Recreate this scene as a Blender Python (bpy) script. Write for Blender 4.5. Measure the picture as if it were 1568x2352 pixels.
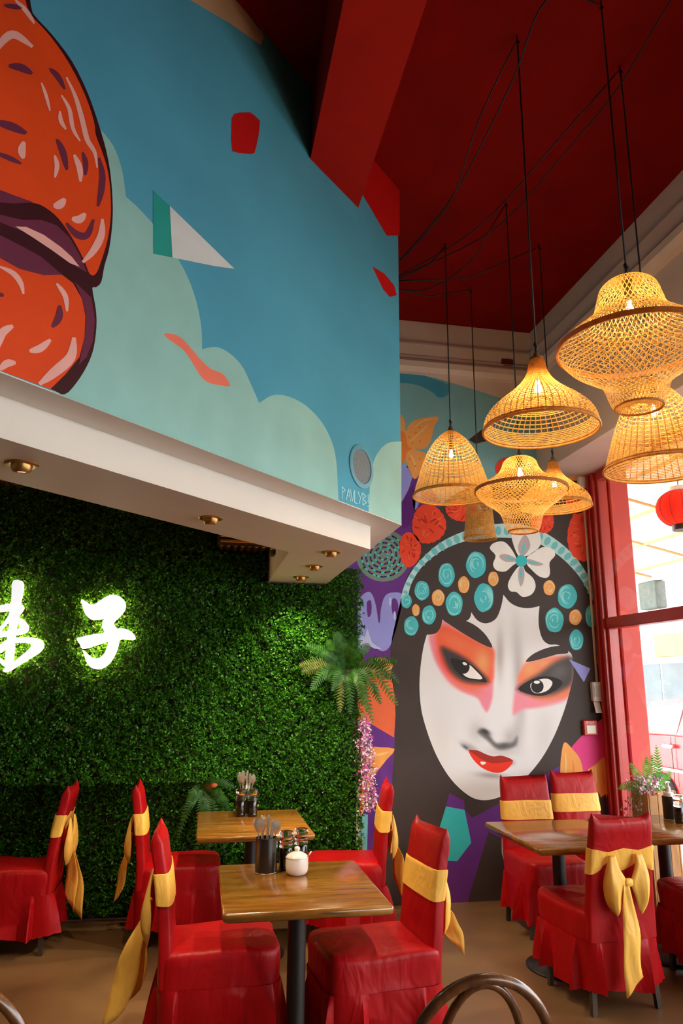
import bpy, bmesh, math, random
import numpy as np
from mathutils import Matrix, Vector

S = bpy.context.scene
COL = S.collection
for o in list(bpy.data.objects):
    bpy.data.objects.remove(o, do_unlink=True)
random.seed(7)
RNG = np.random.default_rng(11)

# ------------------------------------------------------------------ camera
F = 1650.0
YAW, PITCH, ROLL = 0.186392, 0.234687, 0.007721
CX, CY, CAMH = 784.0, 1176.0, 1.6
fw = np.array([math.sin(YAW) * math.cos(PITCH), math.cos(YAW) * math.cos(PITCH), math.sin(PITCH)])
r0 = np.array([math.cos(YAW), -math.sin(YAW), 0.0])
u0 = np.cross(r0, fw)
RT = r0 * math.cos(ROLL) + u0 * math.sin(ROLL)
UP = -r0 * math.sin(ROLL) + u0 * math.cos(ROLL)
ORG = np.array([0.0, 0.0, CAMH])
cam_data = bpy.data.cameras.new('camera')
cam_data.sensor_fit = 'VERTICAL'
cam_data.sensor_height = 36.0
cam_data.sensor_width = 24.0
cam_data.lens = F / 2352.0 * 36.0
cam_data.clip_start = 0.05
cam_data.clip_end = 200
cam = bpy.data.objects.new('camera', cam_data)
COL.objects.link(cam)
cam.matrix_world = Matrix(((RT[0], UP[0], -fw[0], 0.0), (RT[1], UP[1], -fw[1], 0.0), (RT[2], UP[2], -fw[2], CAMH), (0, 0, 0, 1)))
S.camera = cam

# ------------------------------------------------------------------ sky, sun, exposure
world = bpy.data.worlds.new('sky')
S.world = world
world.use_nodes = True
wn = world.node_tree.nodes
wn['Background'].inputs[0].default_value = (0.97, 0.985, 1.0, 1)
wn['Background'].inputs[1].default_value = 7.6
sun_data = bpy.data.lights.new('sun_offscreen', 'SUN')
sun_data.energy = 2.0
sun_data.angle = 0.2
sun_data.color = (1.0, 0.95, 0.88)
sun = bpy.data.objects.new('sun_offscreen', sun_data)
COL.objects.link(sun)
sun.rotation_euler = (math.radians(28), math.radians(-20), 0)
S.view_settings.view_transform = 'Standard'
S.view_settings.look = 'None'
S.view_settings.gamma = 1.0
S.view_settings.use_curve_mapping = False
S.view_settings.exposure = 0.28
S.cycles.use_denoising = True
S.cycles.max_bounces = 10
S.cycles.diffuse_bounces = 5
S.cycles.glossy_bounces = 4
S.cycles.transmission_bounces = 8
S.cycles.transparent_max_bounces = 16
S.cycles.sample_clamp_indirect = 6.0
S.cycles.caustics_reflective = False
S.cycles.caustics_refractive = False

# room sizes in metres
D = 5.69          # mural wall plane (Y)
WX = 3.32         # window wall plane (X)
BX = 2.84         # face of the upper bulkhead along the window wall
ZC = 4.79         # ceiling
ZS = 3.43         # underside of that bulkhead
HB = 2.368        # underside of the white pelmet
ZM = 2.512        # bottom of the painted bulkhead
XL, YF = -5.2, -4.2
M1 = np.array([1.111, 3.984])     # corner of the painted bulkhead
DANG = math.radians(45.9)
DDIR = np.array([math.cos(DANG), math.sin(DANG)])
DN = np.array([math.sin(DANG), -math.cos(DANG)])   # faces the camera
BC = np.array([0.937, 4.047])     # corner of the white pelmet

def ray(x, y):
    return RT * (x - CX) / F - UP * (y - CY) / F + fw
def on_z(x, y, z):
    d = ray(x, y); return ORG + d * (z - CAMH) / d[2]
def on_y(x, y, Y):
    d = ray(x, y); return ORG + d * Y / d[1]
def on_x(x, y, X):
    d = ray(x, y); return ORG + d * X / d[0]
def on_diag(x, y, off=0.0):
    d = ray(x, y); n = np.array([DN[0], DN[1], 0.0])
    c = M1 @ DN + off
    return ORG + d * ((c - ORG @ n) / (d @ n))

# ------------------------------------------------------------------ materials
def lin(c):
    c = np.array(c, float) / 255.0
    return np.where(c <= 0.04045, c / 12.92, ((c + 0.055) / 1.055) ** 2.4)
def rgb(r, g, b, k=1.0):
    c = np.clip(lin((r, g, b)) * k, 0, 0.95)
    return (float(c[0]), float(c[1]), float(c[2]), 1.0)
MATS = {}
def mat(name, col, rough=0.6, noise=0.0, nscale=8.0, bump=0.0, bscale=40.0, metal=0.0, spec=0.5, stretch=None, sheen=0.0, coat=0.0, trans=0.0, sub=None):
    if name in MATS:
        return MATS[name]
    m = bpy.data.materials.new(name); m.use_nodes = True
    nt = m.node_tree; N = nt.nodes; Lk = nt.links
    b = N['Principled BSDF']
    b.inputs['Base Color'].default_value = col
    b.inputs['Roughness'].default_value = rough
    b.inputs['Metallic'].default_value = metal
    b.inputs['Specular IOR Level'].default_value = spec
    b.inputs['Sheen Weight'].default_value = sheen
    b.inputs['Coat Weight'].default_value = coat
    b.inputs['Coat Roughness'].default_value = 0.15
    b.inputs['Transmission Weight'].default_value = trans
    tc = N.new('ShaderNodeTexCoord'); mp = N.new('ShaderNodeMapping')
    Lk.new(tc.outputs['Object'], mp.inputs['Vector'])
    if stretch:
        mp.inputs['Scale'].default_value = stretch
    if noise > 0:
        nz = N.new('ShaderNodeTexNoise'); nz.inputs['Scale'].default_value = nscale; nz.inputs['Detail'].default_value = 6
        Lk.new(mp.outputs[0], nz.inputs['Vector'])
        rp = N.new('ShaderNodeValToRGB')
        c = np.array(col[:3])
        rp.color_ramp.elements[0].position = 0.3; rp.color_ramp.elements[1].position = 0.7
        rp.color_ramp.elements[0].color = (*np.clip(c * (1 - noise), 0, 1), 1)
        c2 = np.array(sub[:3]) if sub else np.clip(c * (1 + noise), 0, 1)
        rp.color_ramp.elements[1].color = (*c2, 1)
        Lk.new(nz.outputs['Fac'], rp.inputs[0]); Lk.new(rp.outputs[0], b.inputs['Base Color'])
    if bump > 0:
        nb = N.new('ShaderNodeTexNoise'); nb.inputs['Scale'].default_value = bscale; nb.inputs['Detail'].default_value = 4
        Lk.new(mp.outputs[0], nb.inputs['Vector'])
        bp = N.new('ShaderNodeBump'); bp.inputs['Strength'].default_value = bump; bp.inputs['Distance'].default_value = 0.01
        Lk.new(nb.outputs['Fac'], bp.inputs['Height']); Lk.new(bp.outputs[0], b.inputs['Normal'])
    MATS[name] = m
    return m
def emit(name, col, strength):
    if name in MATS:
        return MATS[name]
    m = bpy.data.materials.new(name); m.use_nodes = True
    b = m.node_tree.nodes['Principled BSDF']
    b.inputs['Base Color'].default_value = (0.8, 0.8, 0.8, 1)
    b.inputs['Emission Color'].default_value = col
    b.inputs['Emission Strength'].default_value = strength
    MATS[name] = m
    return m
def glass_pane(name, tint=(0.96, 0.98, 0.97, 1)):
    if name in MATS:
        return MATS[name]
    m = bpy.data.materials.new(name); m.use_nodes = True
    nt = m.node_tree; N = nt.nodes; Lk = nt.links
    N.remove(N['Principled BSDF'])
    t = N.new('ShaderNodeBsdfTransparent'); t.inputs[0].default_value = tint
    g = N.new('ShaderNodeBsdfGlossy'); g.inputs['Roughness'].default_value = 0.0
    lw = N.new('ShaderNodeLayerWeight'); pw = N.new('ShaderNodeMath'); pw.operation = 'POWER'; pw.inputs[1].default_value = 5.0
    fr = N.new('ShaderNodeMath'); fr.operation = 'MULTIPLY_ADD'; fr.inputs[1].default_value = 0.9; fr.inputs[2].default_value = 0.045
    Lk.new(lw.outputs['Facing'], pw.inputs[0]); Lk.new(pw.outputs[0], fr.inputs[0])
    mx = N.new('ShaderNodeMixShader')
    Lk.new(fr.outputs[0], mx.inputs[0]); Lk.new(t.outputs[0], mx.inputs[1]); Lk.new(g.outputs[0], mx.inputs[2])
    Lk.new(mx.outputs[0], N['Material Output'].inputs[0])
    MATS[name] = m
    return m
def paint(r, g, b, k=1.35, rough=0.55):
    return mat('wall_paint_%d_%d_%d' % (r, g, b), rgb(r, g, b, k), rough, noise=0.06, nscale=5, bump=0.04, bscale=60, spec=0.2)

# ------------------------------------------------------------------ mesh helpers
class MB:
    def __init__(s):
        s.v = []; s.f = []; s.n = 0
    def add(s, v, f):
        v = np.asarray(v, float)
        s.v.append(v); s.f.extend([tuple(int(i) + s.n for i in q) for q in f]); s.n += len(v)
        return s
    def box(s, x0, x1, y0, y1, z0, z1):
        v = [(x, y, z) for z in (z0, z1) for y in (y0, y1) for x in (x0, x1)]
        return s.add(v, [(0, 2, 3, 1), (4, 5, 7, 6), (0, 1, 5, 4), (1, 3, 7, 5), (3, 2, 6, 7), (2, 0, 4, 6)])
    def rbox(s, x0, x1, y0, y1, z0, z1, c=0.005):
        def o(i):
            return [(x0 + c + i, y0 + i), (x1 - c - i, y0 + i), (x1 - i, y0 + c + i), (x1 - i, y1 - c - i), (x1 - c - i, y1 - i), (x0 + c + i, y1 - i), (x0 + i, y1 - c - i), (x0 + i, y0 + c + i)]
        secs = [[(x, y, z) for x, y in o(i)] for z, i in ((z0, c), (z0 + c, 0), (z1 - c, 0), (z1, c))]
        return s.loft(secs, True, True, True)
    def loft(s, secs, closed=True, cap0=False, cap1=False):
        secs = np.asarray(secs, float); n, m, _ = secs.shape
        f = []
        mm = m if closed else m - 1
        for i in range(n - 1):
            for j in range(mm):
                k = (j + 1) % m
                f.append((i * m + j, i * m + k, (i + 1) * m + k, (i + 1) * m + j))
        if cap0: f.append(tuple(range(m - 1, -1, -1)))
        if cap1: f.append(tuple((n - 1) * m + j for j in range(m)))
        return s.add(secs.reshape(-1, 3), f)
    def tube(s, pts, r, n=8, caps=True):
        P = np.asarray(pts, float); k = len(P)
        rr = np.full(k, r) if np.isscalar(r) else np.asarray(r, float)
        T = np.gradient(P, axis=0); T /= np.linalg.norm(T, axis=1)[:, None] + 1e-12
        ref = np.array([0, 0, 1.0]) if abs(T[0][2]) < 0.9 else np.array([1.0, 0, 0])
        secs = []
        a = np.linspace(0, 2 * math.pi, n, endpoint=False)
        nrm = None
        for i in range(k):
            if nrm is None:
                nrm = np.cross(T[i], ref)
            else:
                nrm = nrm - T[i] * (nrm @ T[i])
            nrm = nrm / (np.linalg.norm(nrm) + 1e-12)
            bn = np.cross(T[i], nrm)
            secs.append(P[i] + rr[i] * (np.cos(a)[:, None] * nrm + np.sin(a)[:, None] * bn))
        return s.loft(secs, True, caps, caps)
    def lathe(s, prof, n=32, c=(0, 0, 0), cap0=True, cap1=True):
        a = np.linspace(0, 2 * math.pi, n, endpoint=False)
        secs = [np.stack([c[0] + r * np.cos(a), c[1] + r * np.sin(a), np.full(n, c[2] + z)], 1) for r, z in prof]
        return s.loft(secs, True, cap0, cap1)
    def prism(s, poly, z0, z1):
        p = [(x, y, z0) for x, y in poly]; q = [(x, y, z1) for x, y in poly]
        return s.loft([p, q], True, True, True)
    def quadstrip(s, A, B):
        A = np.asarray(A); B = np.asarray(B)
        return s.loft([A, B], False)
    def build(s, name, m, parent=None, smooth=False, loc=None, fixn=True, cycl=None):
        me = bpy.data.meshes.new(name)
        v = np.concatenate(s.v) if s.v else np.zeros((0, 3))
        me.from_pydata(v.tolist(), [], s.f)
        if fixn:
            bm = bmesh.new(); bm.from_mesh(me); bmesh.ops.recalc_face_normals(bm, faces=bm.faces); bm.to_mesh(me); bm.free()
        if m is not None: me.materials.append(m)
        if smooth:
            me.polygons.foreach_set('use_smooth', [True] * len(me.polygons))
            if smooth is not True:
                try: me.set_sharp_from_angle(angle=math.radians(smooth))
                except Exception: pass
        me.update()
        o = bpy.data.objects.new(name, me); COL.objects.link(o)
        if parent: o.parent = parent
        if loc is not None: o.location = loc
        return o

def tag(o, label=None, cat=None, group=None, kind=None):
    if label: o['label'] = label
    if cat: o['category'] = cat
    if group: o['group'] = group
    if kind: o['kind'] = kind
    return o
def empty(name, loc=(0, 0, 0), rz=0.0, label=None, cat=None, group=None, kind=None):
    o = bpy.data.objects.new(name, None); COL.objects.link(o)
    o.location = loc; o.rotation_euler = (0, 0, rz); o.empty_display_size = 0.1
    return tag(o, label, cat, group, kind)
def copy_tree(o, parent=None):
    c = o.copy(); COL.objects.link(c); c.parent = parent
    for ch in list(o.children):
        copy_tree(ch, c)
    return c
def struct(o):
    o['kind'] = 'structure'; return o
def catmull(pts, closed=True, sub=5):
    P = np.asarray(pts, float); n = len(P); out = []
    rng = range(n) if closed else range(n - 1)
    for i in rng:
        if closed:
            p0, p1, p2, p3 = P[(i - 1) % n], P[i], P[(i + 1) % n], P[(i + 2) % n]
        else:
            p0, p1, p2, p3 = P[max(i - 1, 0)], P[i], P[i + 1], P[min(i + 2, n - 1)]
        for t in np.linspace(0, 1, sub, endpoint=False):
            out.append(0.5 * (2 * p1 + (p2 - p0) * t + (2 * p0 - 5 * p1 + 4 * p2 - p3) * t * t + (3 * p1 - p0 - 3 * p2 + p3) * t ** 3))
    if not closed: out.append(P[-1])
    return np.array(out)
# ------------------------------------------------------------------ room shell
M_cream = mat('cream_wall', rgb(218, 194, 178), 0.6, noise=0.05, nscale=3, bump=0.05, bscale=40)
M_dark_wall = mat('plain_wall', rgb(128, 118, 110), 0.6, noise=0.08, nscale=3)
M_white = mat('white_paint', rgb(232, 224, 214), 0.5, noise=0.03, nscale=3, bump=0.04, bscale=50)
M_red_ceiling = mat('red_ceiling_paint', rgb(128, 10, 3), 0.8, noise=0.12, nscale=2.5, bump=0.05, bscale=30, spec=0.08)
M_red_beam = mat('red_beam_paint', rgb(166, 20, 8), 0.7, noise=0.08, nscale=3, bump=0.05, bscale=30, spec=0.12)
M_red_frame = mat('red_frame_gloss', rgb(178, 44, 36), 0.28, noise=0.08, nscale=6, bump=0.03, bscale=30)
M_floor = mat('brown_concrete', rgb(112, 80, 50), 0.38, noise=0.35, nscale=1.6, bump=0.05, bscale=25, sub=rgb(132, 97, 64))
M_mural_blue = mat('mural_blue', rgb(84, 168, 198), 0.65, noise=0.07, nscale=2.0, bump=0.06, bscale=30, spec=0.15)

struct(MB().box(XL, WX + 0.1, YF, D + 0.12, -0.12, 0).build('floor', M_floor))
struct(MB().box(XL, WX + 0.1, YF, D + 0.12, ZC, ZC + 0.12).build('ceiling', M_red_ceiling))
wall_back = struct(MB().box(XL, WX + 0.1, D, D + 0.12, 0, ZC).build('wall_back', M_cream))
struct(MB().box(XL - 0.12, XL, YF, D + 0.12, 0, ZC).build('wall_left', M_dark_wall))
struct(MB().box(XL, WX + 0.1, YF - 0.12, YF, 0, ZC).build('wall_front', M_dark_wall))
wru = struct(MB().box(BX, WX + 0.1, YF, D, ZS, ZC).build('wall_right_upper', M_cream))
MB().box(BX + 0.004, WX + 0.1, YF, D, ZS - 0.012, ZS).build('soffit_board', M_cream, wru)

# painted diagonal bulkhead with its white pelmet
P0 = M1 - DDIR * 6.0
TH = 0.168
inn = M1 - DN * TH
ti = (0.943 - inn[0]) / DDIR[0]
inc = inn + DDIR * ti
wall_bulkhead = struct(MB().prism([P0, M1, (M1[0], D), (0.943, D), inc, P0 - DN * TH], ZM, ZC).build('wall_bulkhead', M_mural_blue))
M_underside = M_white
Q0 = BC - DDIR * 5.6
PW = 0.466
inn = BC - DN * PW
ti = (0.48 - inn[0]) / DDIR[0]
pc = inn + DDIR * ti
pelmet = struct(MB().prism([Q0, BC, (BC[0], D), (0.475, D), pc, Q0 - DN * PW], HB, 3.30).build('wall_pelmet', M_white))
# white paint on the underside lip of the bulkhead
lip = [P0, M1, (M1[0], D), (0.94, D), (0.94, BC[1]), M1 - DN * TH - DDIR * 0.02, P0 - DN * TH]
MB().prism(lip, ZM - 0.004, ZM).build('underside_lip', M_white, wall_bulkhead)
struct(MB().prism([Q0 - DN * PW, pc, (0.475, D), (XL, D), (XL, Q0[1])], 3.30, 3.36).build('ceiling_recess', M_red_ceiling))

by = lambda x: M1[1] + math.tan(DANG) * (x - M1[0])
bx0, bx1 = 0.435, 0.772
struct(MB().prism([(bx0, YF), (bx1, YF), (bx1, by(bx1) + 0.05), (bx0, by(bx0) + 0.05)], 4.338, ZC).build('trim_1', M_red_beam))

# cornice mouldings
prof = [(0, 4.575), (0.035, 4.57), (0.04, 4.55), (0.03, 4.45), (0.03, 4.43), (0.055, 4.425), (0.055, 4.405), (0.03, 4.40), (0.075, 4.39), (0.095, 4.36), (0.09, 4.31), (0.05, 4.275), (0, 4.27)]
secs = [[(x, D - o, z) for o, z in prof] for x in (M1[0], BX)]
struct(MB().loft(secs, False).build('trim_2', M_cream))
secs = [[(BX - o, y, z) for o, z in prof] for y in (YF, D)]
struct(MB().loft(secs, False).build('trim_3', M_cream))

# shop window: one long frame along the right wall
win = empty('window_1', (WX, 0, 0), kind='structure')
def wpart(name, m, mb, smooth=False):
    o = mb.build(name, m, None, smooth); o.parent = win; o.matrix_parent_inverse = Matrix.Translation((-WX, 0, 0)); return o
jb = MB()
for (y0, y1, x0) in ((5.635, D, WX - 0.035), (5.60, 5.635, WX - 0.06), (5.57, 5.60, WX - 0.03), (5.535, 5.57, WX - 0.05), (5.505, 5.535, WX - 0.02)):
    jb.rbox(x0, WX + 0.07, y0, y1, 0.0, ZS, 0.006)
wpart('jamb', M_red_frame, jb)
ys = [5.505, 3.6, 2.0, 0.4, -1.2, -2.8, YF]
for y in ys[1:-1]:
    wpart('mullion', M_red_frame, MB().rbox(WX - 0.04, WX + 0.06, y - 0.04, y + 0.04, 0, ZS, 0.006))
for i in range(len(ys) - 1):
    a, b = ys[i] - (0.04 if i else 0), ys[i + 1] + (0.04 if i < len(ys) - 2 else 0)
    wpart('transom', M_red_frame, MB().rbox(WX - 0.04, WX + 0.06, b, a, 2.06, 2.15, 0.006))
    wpart('head_rail', M_red_frame, MB().rbox(WX - 0.03, WX + 0.06, b, a, ZS - 0.09, ZS, 0.006))
    wpart('sill_rail', M_red_frame, MB().rbox(WX - 0.06, WX + 0.07, b, a, 0.22, 0.30, 0.006))
    wpart('kick_panel', M_red_frame, MB().rbox(WX - 0.02, WX + 0.05, b, a, 0.0, 0.22, 0.006))
    wpart('pane', glass_pane('shop_glass'), MB().box(WX + 0.008, WX + 0.014, b - 0.005, a + 0.005, 2.145, ZS - 0.085))
    wpart('pane', glass_pane('shop_glass'), MB().box(WX + 0.008, WX + 0.014, b - 0.005, a + 0.005, 0.295, 2.065))

# ------------------------------------------------------------------ street outside
M_pave = mat('pale_pavement', rgb(178, 174, 168), 0.8, noise=0.1, nscale=3)
M_road = mat('grey_asphalt', rgb(120, 120, 121), 0.85, noise=0.1, nscale=6, bump=0.1)
tag(MB().box(WX + 0.1, 5.9, -14, 30, -0.22, -0.1).build('pavement', M_pave), kind='structure')
tag(MB().box(5.9, 40, -14, 60, -0.34, -0.22).build('road', M_road), kind='structure')
tag(MB().box(5.75, 5.9, -14, 30, -0.3, -0.095).build('kerb', M_road), kind='structure')
# red pier beside the shopfront
pr = np.mean([on_y(1451, 1119, 5.52)[0], on_y(1493, 1816, 5.52)[0]])
M_pier = mat('red_pier_render', rgb(200, 62, 52), 0.6, noise=0.06, nscale=4)
pier = tag(MB().rbox(WX + 0.1, pr, 5.52, 6.2, -0.1, 3.46, 0.01).build('shopfront_pier', M_pier), 'tall red painted pier outside beside the shop window jamb', 'pillar')
# awning
am = bpy.data.materials.new('awning_canvas'); am.use_nodes = True
n_ = am.node_tree.nodes; l_ = am.node_tree.links
df = n_.new('ShaderNodeBsdfDiffuse'); df.inputs[0].default_value = (0.72, 0.66, 0.58, 1)
tl = n_.new('ShaderNodeBsdfTranslucent'); tl.inputs[0].default_value = (0.6, 0.54, 0.46, 1)
mx = n_.new('ShaderNodeMixShader'); mx.inputs[0].default_value = 0.55
l_.new(df.outputs[0], mx.inputs[1]); l_.new(tl.outputs[0], mx.inputs[2]); l_.new(mx.outputs[0], n_['Material Output'].inputs[0])
awn = empty('awning', (WX + 0.1, 4, 3.6), label='cream canvas street awning with thin tan battens outside the window', cat='awning')
def under(parent, o):
    o.parent = parent; o.matrix_parent_inverse = Matrix.Translation(parent.location).inverted() if parent.rotation_euler.z == 0 else parent.matrix_basis.inverted(); return o
az = lambda x: 3.62 - (x - 3.42) * (3.62 - 3.06) / (6.0 - 3.42)
under(awn, MB().loft([[(3.42, y, az(3.42)), (6.0, y, az(6.0)), (6.0, y, az(6.0) + 0.012), (3.42, y, az(3.42) + 0.012)] for y in (-6, 14)], True, True, True).build('canvas', am))
M_tan = mat('tan_batten', rgb(196, 150, 100), 0.6, noise=0.1)
for x in (3.9, 4.5, 5.1, 5.7):
    under(awn, MB().rbox(x - 0.012, x + 0.012, -6, 14, az(x) - 0.03, az(x) + 0.002, 0.003).build('batten', M_tan))
for y in (-2, 0, 2, 4, 5.2, 6.4, 7.6, 8.8, 10):
    under(awn, MB().tube([(3.42, y, az(3.42) - 0.015), (6.0, y, az(6.0) - 0.015)], 0.014, 6).build('rafter', M_tan))
under(awn, MB().rbox(5.97, 6.04, -6, 14, az(6) - 0.07, az(6) + 0.02, 0.005).build('front_rail', mat('grey_rail', rgb(190, 185, 178), 0.5, noise=0.05)))
# lantern
lc = on_x(1562, 1167, 4.2)
lant = empty('paper_lantern', tuple(lc), label='round red ribbed lantern hanging under the awning outside', cat='lantern')
M_lant = bpy.data.materials.new('lantern_silk'); M_lant.use_nodes = True
n_ = M_lant.node_tree.nodes; l_ = M_lant.node_tree.links
df = n_.new('ShaderNodeBsdfDiffuse'); df.inputs[0].default_value = (0.85, 0.09, 0.05, 1)
tl = n_.new('ShaderNodeBsdfTranslucent'); tl.inputs[0].default_value = (0.95, 0.16, 0.1, 1)
mx = n_.new('ShaderNodeMixShader'); mx.inputs[0].default_value = 0.6
l_.new(df.outputs[0], mx.inputs[1]); l_.new(tl.outputs[0], mx.inputs[2]); l_.new(mx.outputs[0], n_['Material Output'].inputs[0])
LR = 0.205
pf = [(LR * math.cos(t) ** 0.75 if abs(t) < 1.5 else 0.07, 0.165 * math.sin(t)) for t in np.linspace(-1.25, 1.25, 17)]
a = np.linspace(0, 2 * math.pi, 96, endpoint=False); k = 1 - 0.03 * np.abs(np.cos(a * 6)) ** 6
mb = MB(); mb.loft([np.stack([r * k * np.cos(a), r * k * np.sin(a), np.full(96, z)], 1) for r, z in pf], True)
mb.build('lantern_skin', M_lant, lant, True)
for i in range(12):
    t = i * math.pi / 6
    MB().tube([(r * 1.005 * math.cos(t), r * 1.005 * math.sin(t), z) for r, z in pf], 0.0025, 5).build('rib', mat('dark_red_rib', rgb(150, 30, 25), 0.5, noise=0.05), lant)
M_dkm = mat('dark_metal', rgb(52, 44, 40), 0.45, noise=0.15, metal=0.4)
MB().lathe([(0.085, 0), (0.088, 0.01), (0.085, 0.05), (0.075, 0.055)], 24, (0, 0, -0.205)).build('bottom_cap', M_dkm, lant, 40)
MB().lathe([(0.08, 0), (0.088, 0.01), (0.085, 0.045), (0.07, 0.05)], 24, (0, 0, 0.15)).build('top_cap', mat('pale_cap', rgb(225, 215, 200), 0.5, noise=0.05), lant, 40)
MB().tube([(0, 0, 0.19), (0, 0, az(4.2) - lc[2])], 0.004, 6).build('hanger', M_dkm, lant)
# hanging sign box under the awning edge
sb = empty('street_sign_box', (6.0, 8.85, 2.6), label='weathered grey sign box hanging from the awning edge', cat='sign')
MB().rbox(-0.08, 0.08, -0.2, 0.2, 0.02, 0.392, 0.012).build('box', mat('grey_sign', rgb(84, 92, 86), 0.7, noise=0.25, nscale=12), sb)
for y in (-0.15, 0.15):
    MB().tube([(0, y, 0.39), (0, y, az(6.0) - 2.6)], 0.008, 6).build('strap', M_dkm, sb)
# shop across the road
bl = empty('street_building', (13.0, 22, -0.22), label='low white shop building across the road with orange signboard', cat='building')
Mw = mat('white_render', rgb(222, 220, 214), 0.8, noise=0.05)
MB().box(0, 5, -14, 14, 0, 3.75).build('wall', Mw, bl)
MB().rbox(-0.25, 0.05, -14, 14, 2.65, 3.7, 0.02).build('fascia', Mw, bl)
M_or = mat('orange_board', rgb(222, 128, 80), 0.6, noise=0.08)
for y0, y1, m in ((-5.6, -3.2, M_or), (-11, -7, M_or), (2, 6, M_or)):
    MB().rbox(-0.34, -0.25, y0, y1, 2.62, 3.25, 0.01).build('signboard', m, bl)
M_win = mat('dark_shop_glass', rgb(70, 80, 84), 0.1, noise=0.2, nscale=2)
for i in range(9):
    y = -13.2 + i * 3.0
    w = MB().rbox(-0.03, 0.02, y, y + 2.5, 0.55, 2.55, 0.01).build('window', Mw, bl)
    for j in range(2):
        MB().box(-0.045, -0.03, y + 0.08 + j * 1.2, y + 1.2 + j * 1.2, 0.65, 2.45).build('window_glass', M_win, w)
# red car
car = empty('parked_car', (7.2, 8.1, -0.22), label='red car with white trim line parked in the street', cat='car')
M_car = mat('red_car_paint', rgb(180, 32, 34), 0.25, noise=0.03, coat=0.6)
M_cg = mat('car_glass', rgb(110, 128, 128), 0.08, noise=0.15, nscale=3)
M_tyre = mat('tyre_rubber', rgb(35, 35, 36), 0.8, noise=0.1)
M_chrome = mat('bright_chrome', rgb(225, 225, 225), 0.15, metal=0.9, noise=0.03)
def carsec(x, z): return x, z
side = [(-2.2, 0.45), (-2.25, 0.8), (-2.15, 1.02), (-1.3, 1.12), (-0.2, 1.16), (1.1, 1.18), (2.05, 1.15), (2.2, 0.9), (2.18, 0.45), (1.8, 0.32), (-1.8, 0.32)]
secs = []
for x, sc in ((-0.86, 0.96), (-0.9, 1.0), (-0.9, 1.0), (0.9, 1.0), (0.86, 0.96)):
    secs.append([(x, y * sc, 0.72 + (z - 0.72) * sc) for y, z in side])
MB().loft(secs, True, True, True).build('body', M_car, car, 35)
cab = [(-1.15, 1.12), (-0.45, 1.62), (0.9, 1.68), (1.75, 1.6), (2.0, 1.15)]
secs = [[(x * (0.98 if z < 1.2 else 0.82), y, z) for y, z in cab] for x in (-0.86, 0.86)]
MB().loft(secs, True, True, True).build('cabin', M_car, car, 30)
xs = lambda z: -0.86 * (0.98 + (0.82 - 0.98) * (z - 1.12) / 0.5) - 0.008
def carwin(poly):
    MB().loft([[(xs(z), y, z) for y, z in poly], [(xs(z) + 0.02, y, z) for y, z in poly]], True, True, True).build('side_window', M_cg, car)
carwin([(-0.9, 1.2), (-0.42, 1.55), (0.05, 1.57), (0.05, 1.2)])
carwin([(0.15, 1.2), (0.15, 1.58), (0.85, 1.6), (0.95, 1.2)])
carwin([(1.05, 1.2), (0.97, 1.6), (1.55, 1.54), (1.8, 1.2)])
for y in (0.0, 1.0):
    MB().rbox(-0.945, -0.89, y + 0.02, y + 0.24, 1.0, 1.05, 0.012).build('door_handle', M_chrome, car)
    MB().rbox(-0.902, -0.895, y + 0.08, y + 0.088, 0.5, 1.15, 0.001).build('door_gap', M_tyre, car)
MB().rbox(-0.918, -0.89, -1.9, 1.95, 0.70, 0.74, 0.006).build('trim_line', mat('white_trim', rgb(230, 230, 228), 0.4, noise=0.02), car)
for y in (-1.4, 1.4):
    for x in (-0.92, 0.72):
        w = MB().lathe([(0.15, 0), (0.3, 0), (0.33, 0.03), (0.33, 0.17), (0.3, 0.2), (0.15, 0.2)], 28).build('wheel', M_tyre, car, 40)
        w.rotation_euler = (0, math.pi / 2, 0); w.location = (x, y, 0.33)
        MB().lathe([(0.02, -0.005), (0.19, -0.005), (0.2, 0.01)], 20).build('hubcap', M_chrome, w, 40)
# ------------------------------------------------------------------ murals: flat paint layers on the two walls
def z5(p): return [(800 + x / 2.5017, 1120 + y / 2.5017) for x, y in p]
def z3(p): return [(900 + x / 2.3473, 700 + y / 2.3473) for x, y in p]
def z1(p): return [(x / 2.0, y / 2.0) for x, y in p]
LAY = 0.0006
def back_pt(x, y, layer): return on_y(x, y, D - 0.0008 - LAY * layer)
def diag_pt(x, y, layer): return on_diag(x, y, 0.0008 + LAY * layer)
def shape(name, px, layer, m, where='b', smooth=4, parent=None):
    """one flat painted shape, traced as an outline on its wall"""
    if smooth: px = catmull(px, True, smooth)
    fn = back_pt if where == 'b' else diag_pt
    v = [fn(x, y, layer) for x, y in px]
    me = bpy.data.meshes.new(name)
    bm = bmesh.new()
    f = bm.faces.new([bm.verts.new(q) for q in v])
    f.normal_update()
    want = Vector((0, -1, 0)) if where == 'b' else Vector((DN[0], DN[1], 0))
    if f.normal.dot(want) < 0: f.normal_flip()
    bmesh.ops.triangulate(bm, faces=bm.faces)
    bm.to_mesh(me); bm.free()
    me.materials.append(m)
    o = bpy.data.objects.new(name, me); COL.objects.link(o)
    o.parent = parent if parent else (wall_back if where == 'b' else wall_bulkhead)
    return o
def ell(cx, cy, rx, ry, n=24, wob=0.0, k=7, ph=0.0, rot=0.0):
    t = np.linspace(0, 2 * math.pi, n, endpoint=False)
    r = 1 + wob * np.sin(k * t + ph) + wob * 0.6 * np.sin((k - 3) * t + 2 * ph)
    x, y = rx * r * np.cos(t), ry * r * np.sin(t)
    return list(zip(cx + x * math.cos(rot) - y * math.sin(rot), cy + x * math.sin(rot) + y * math.cos(rot)))
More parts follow.
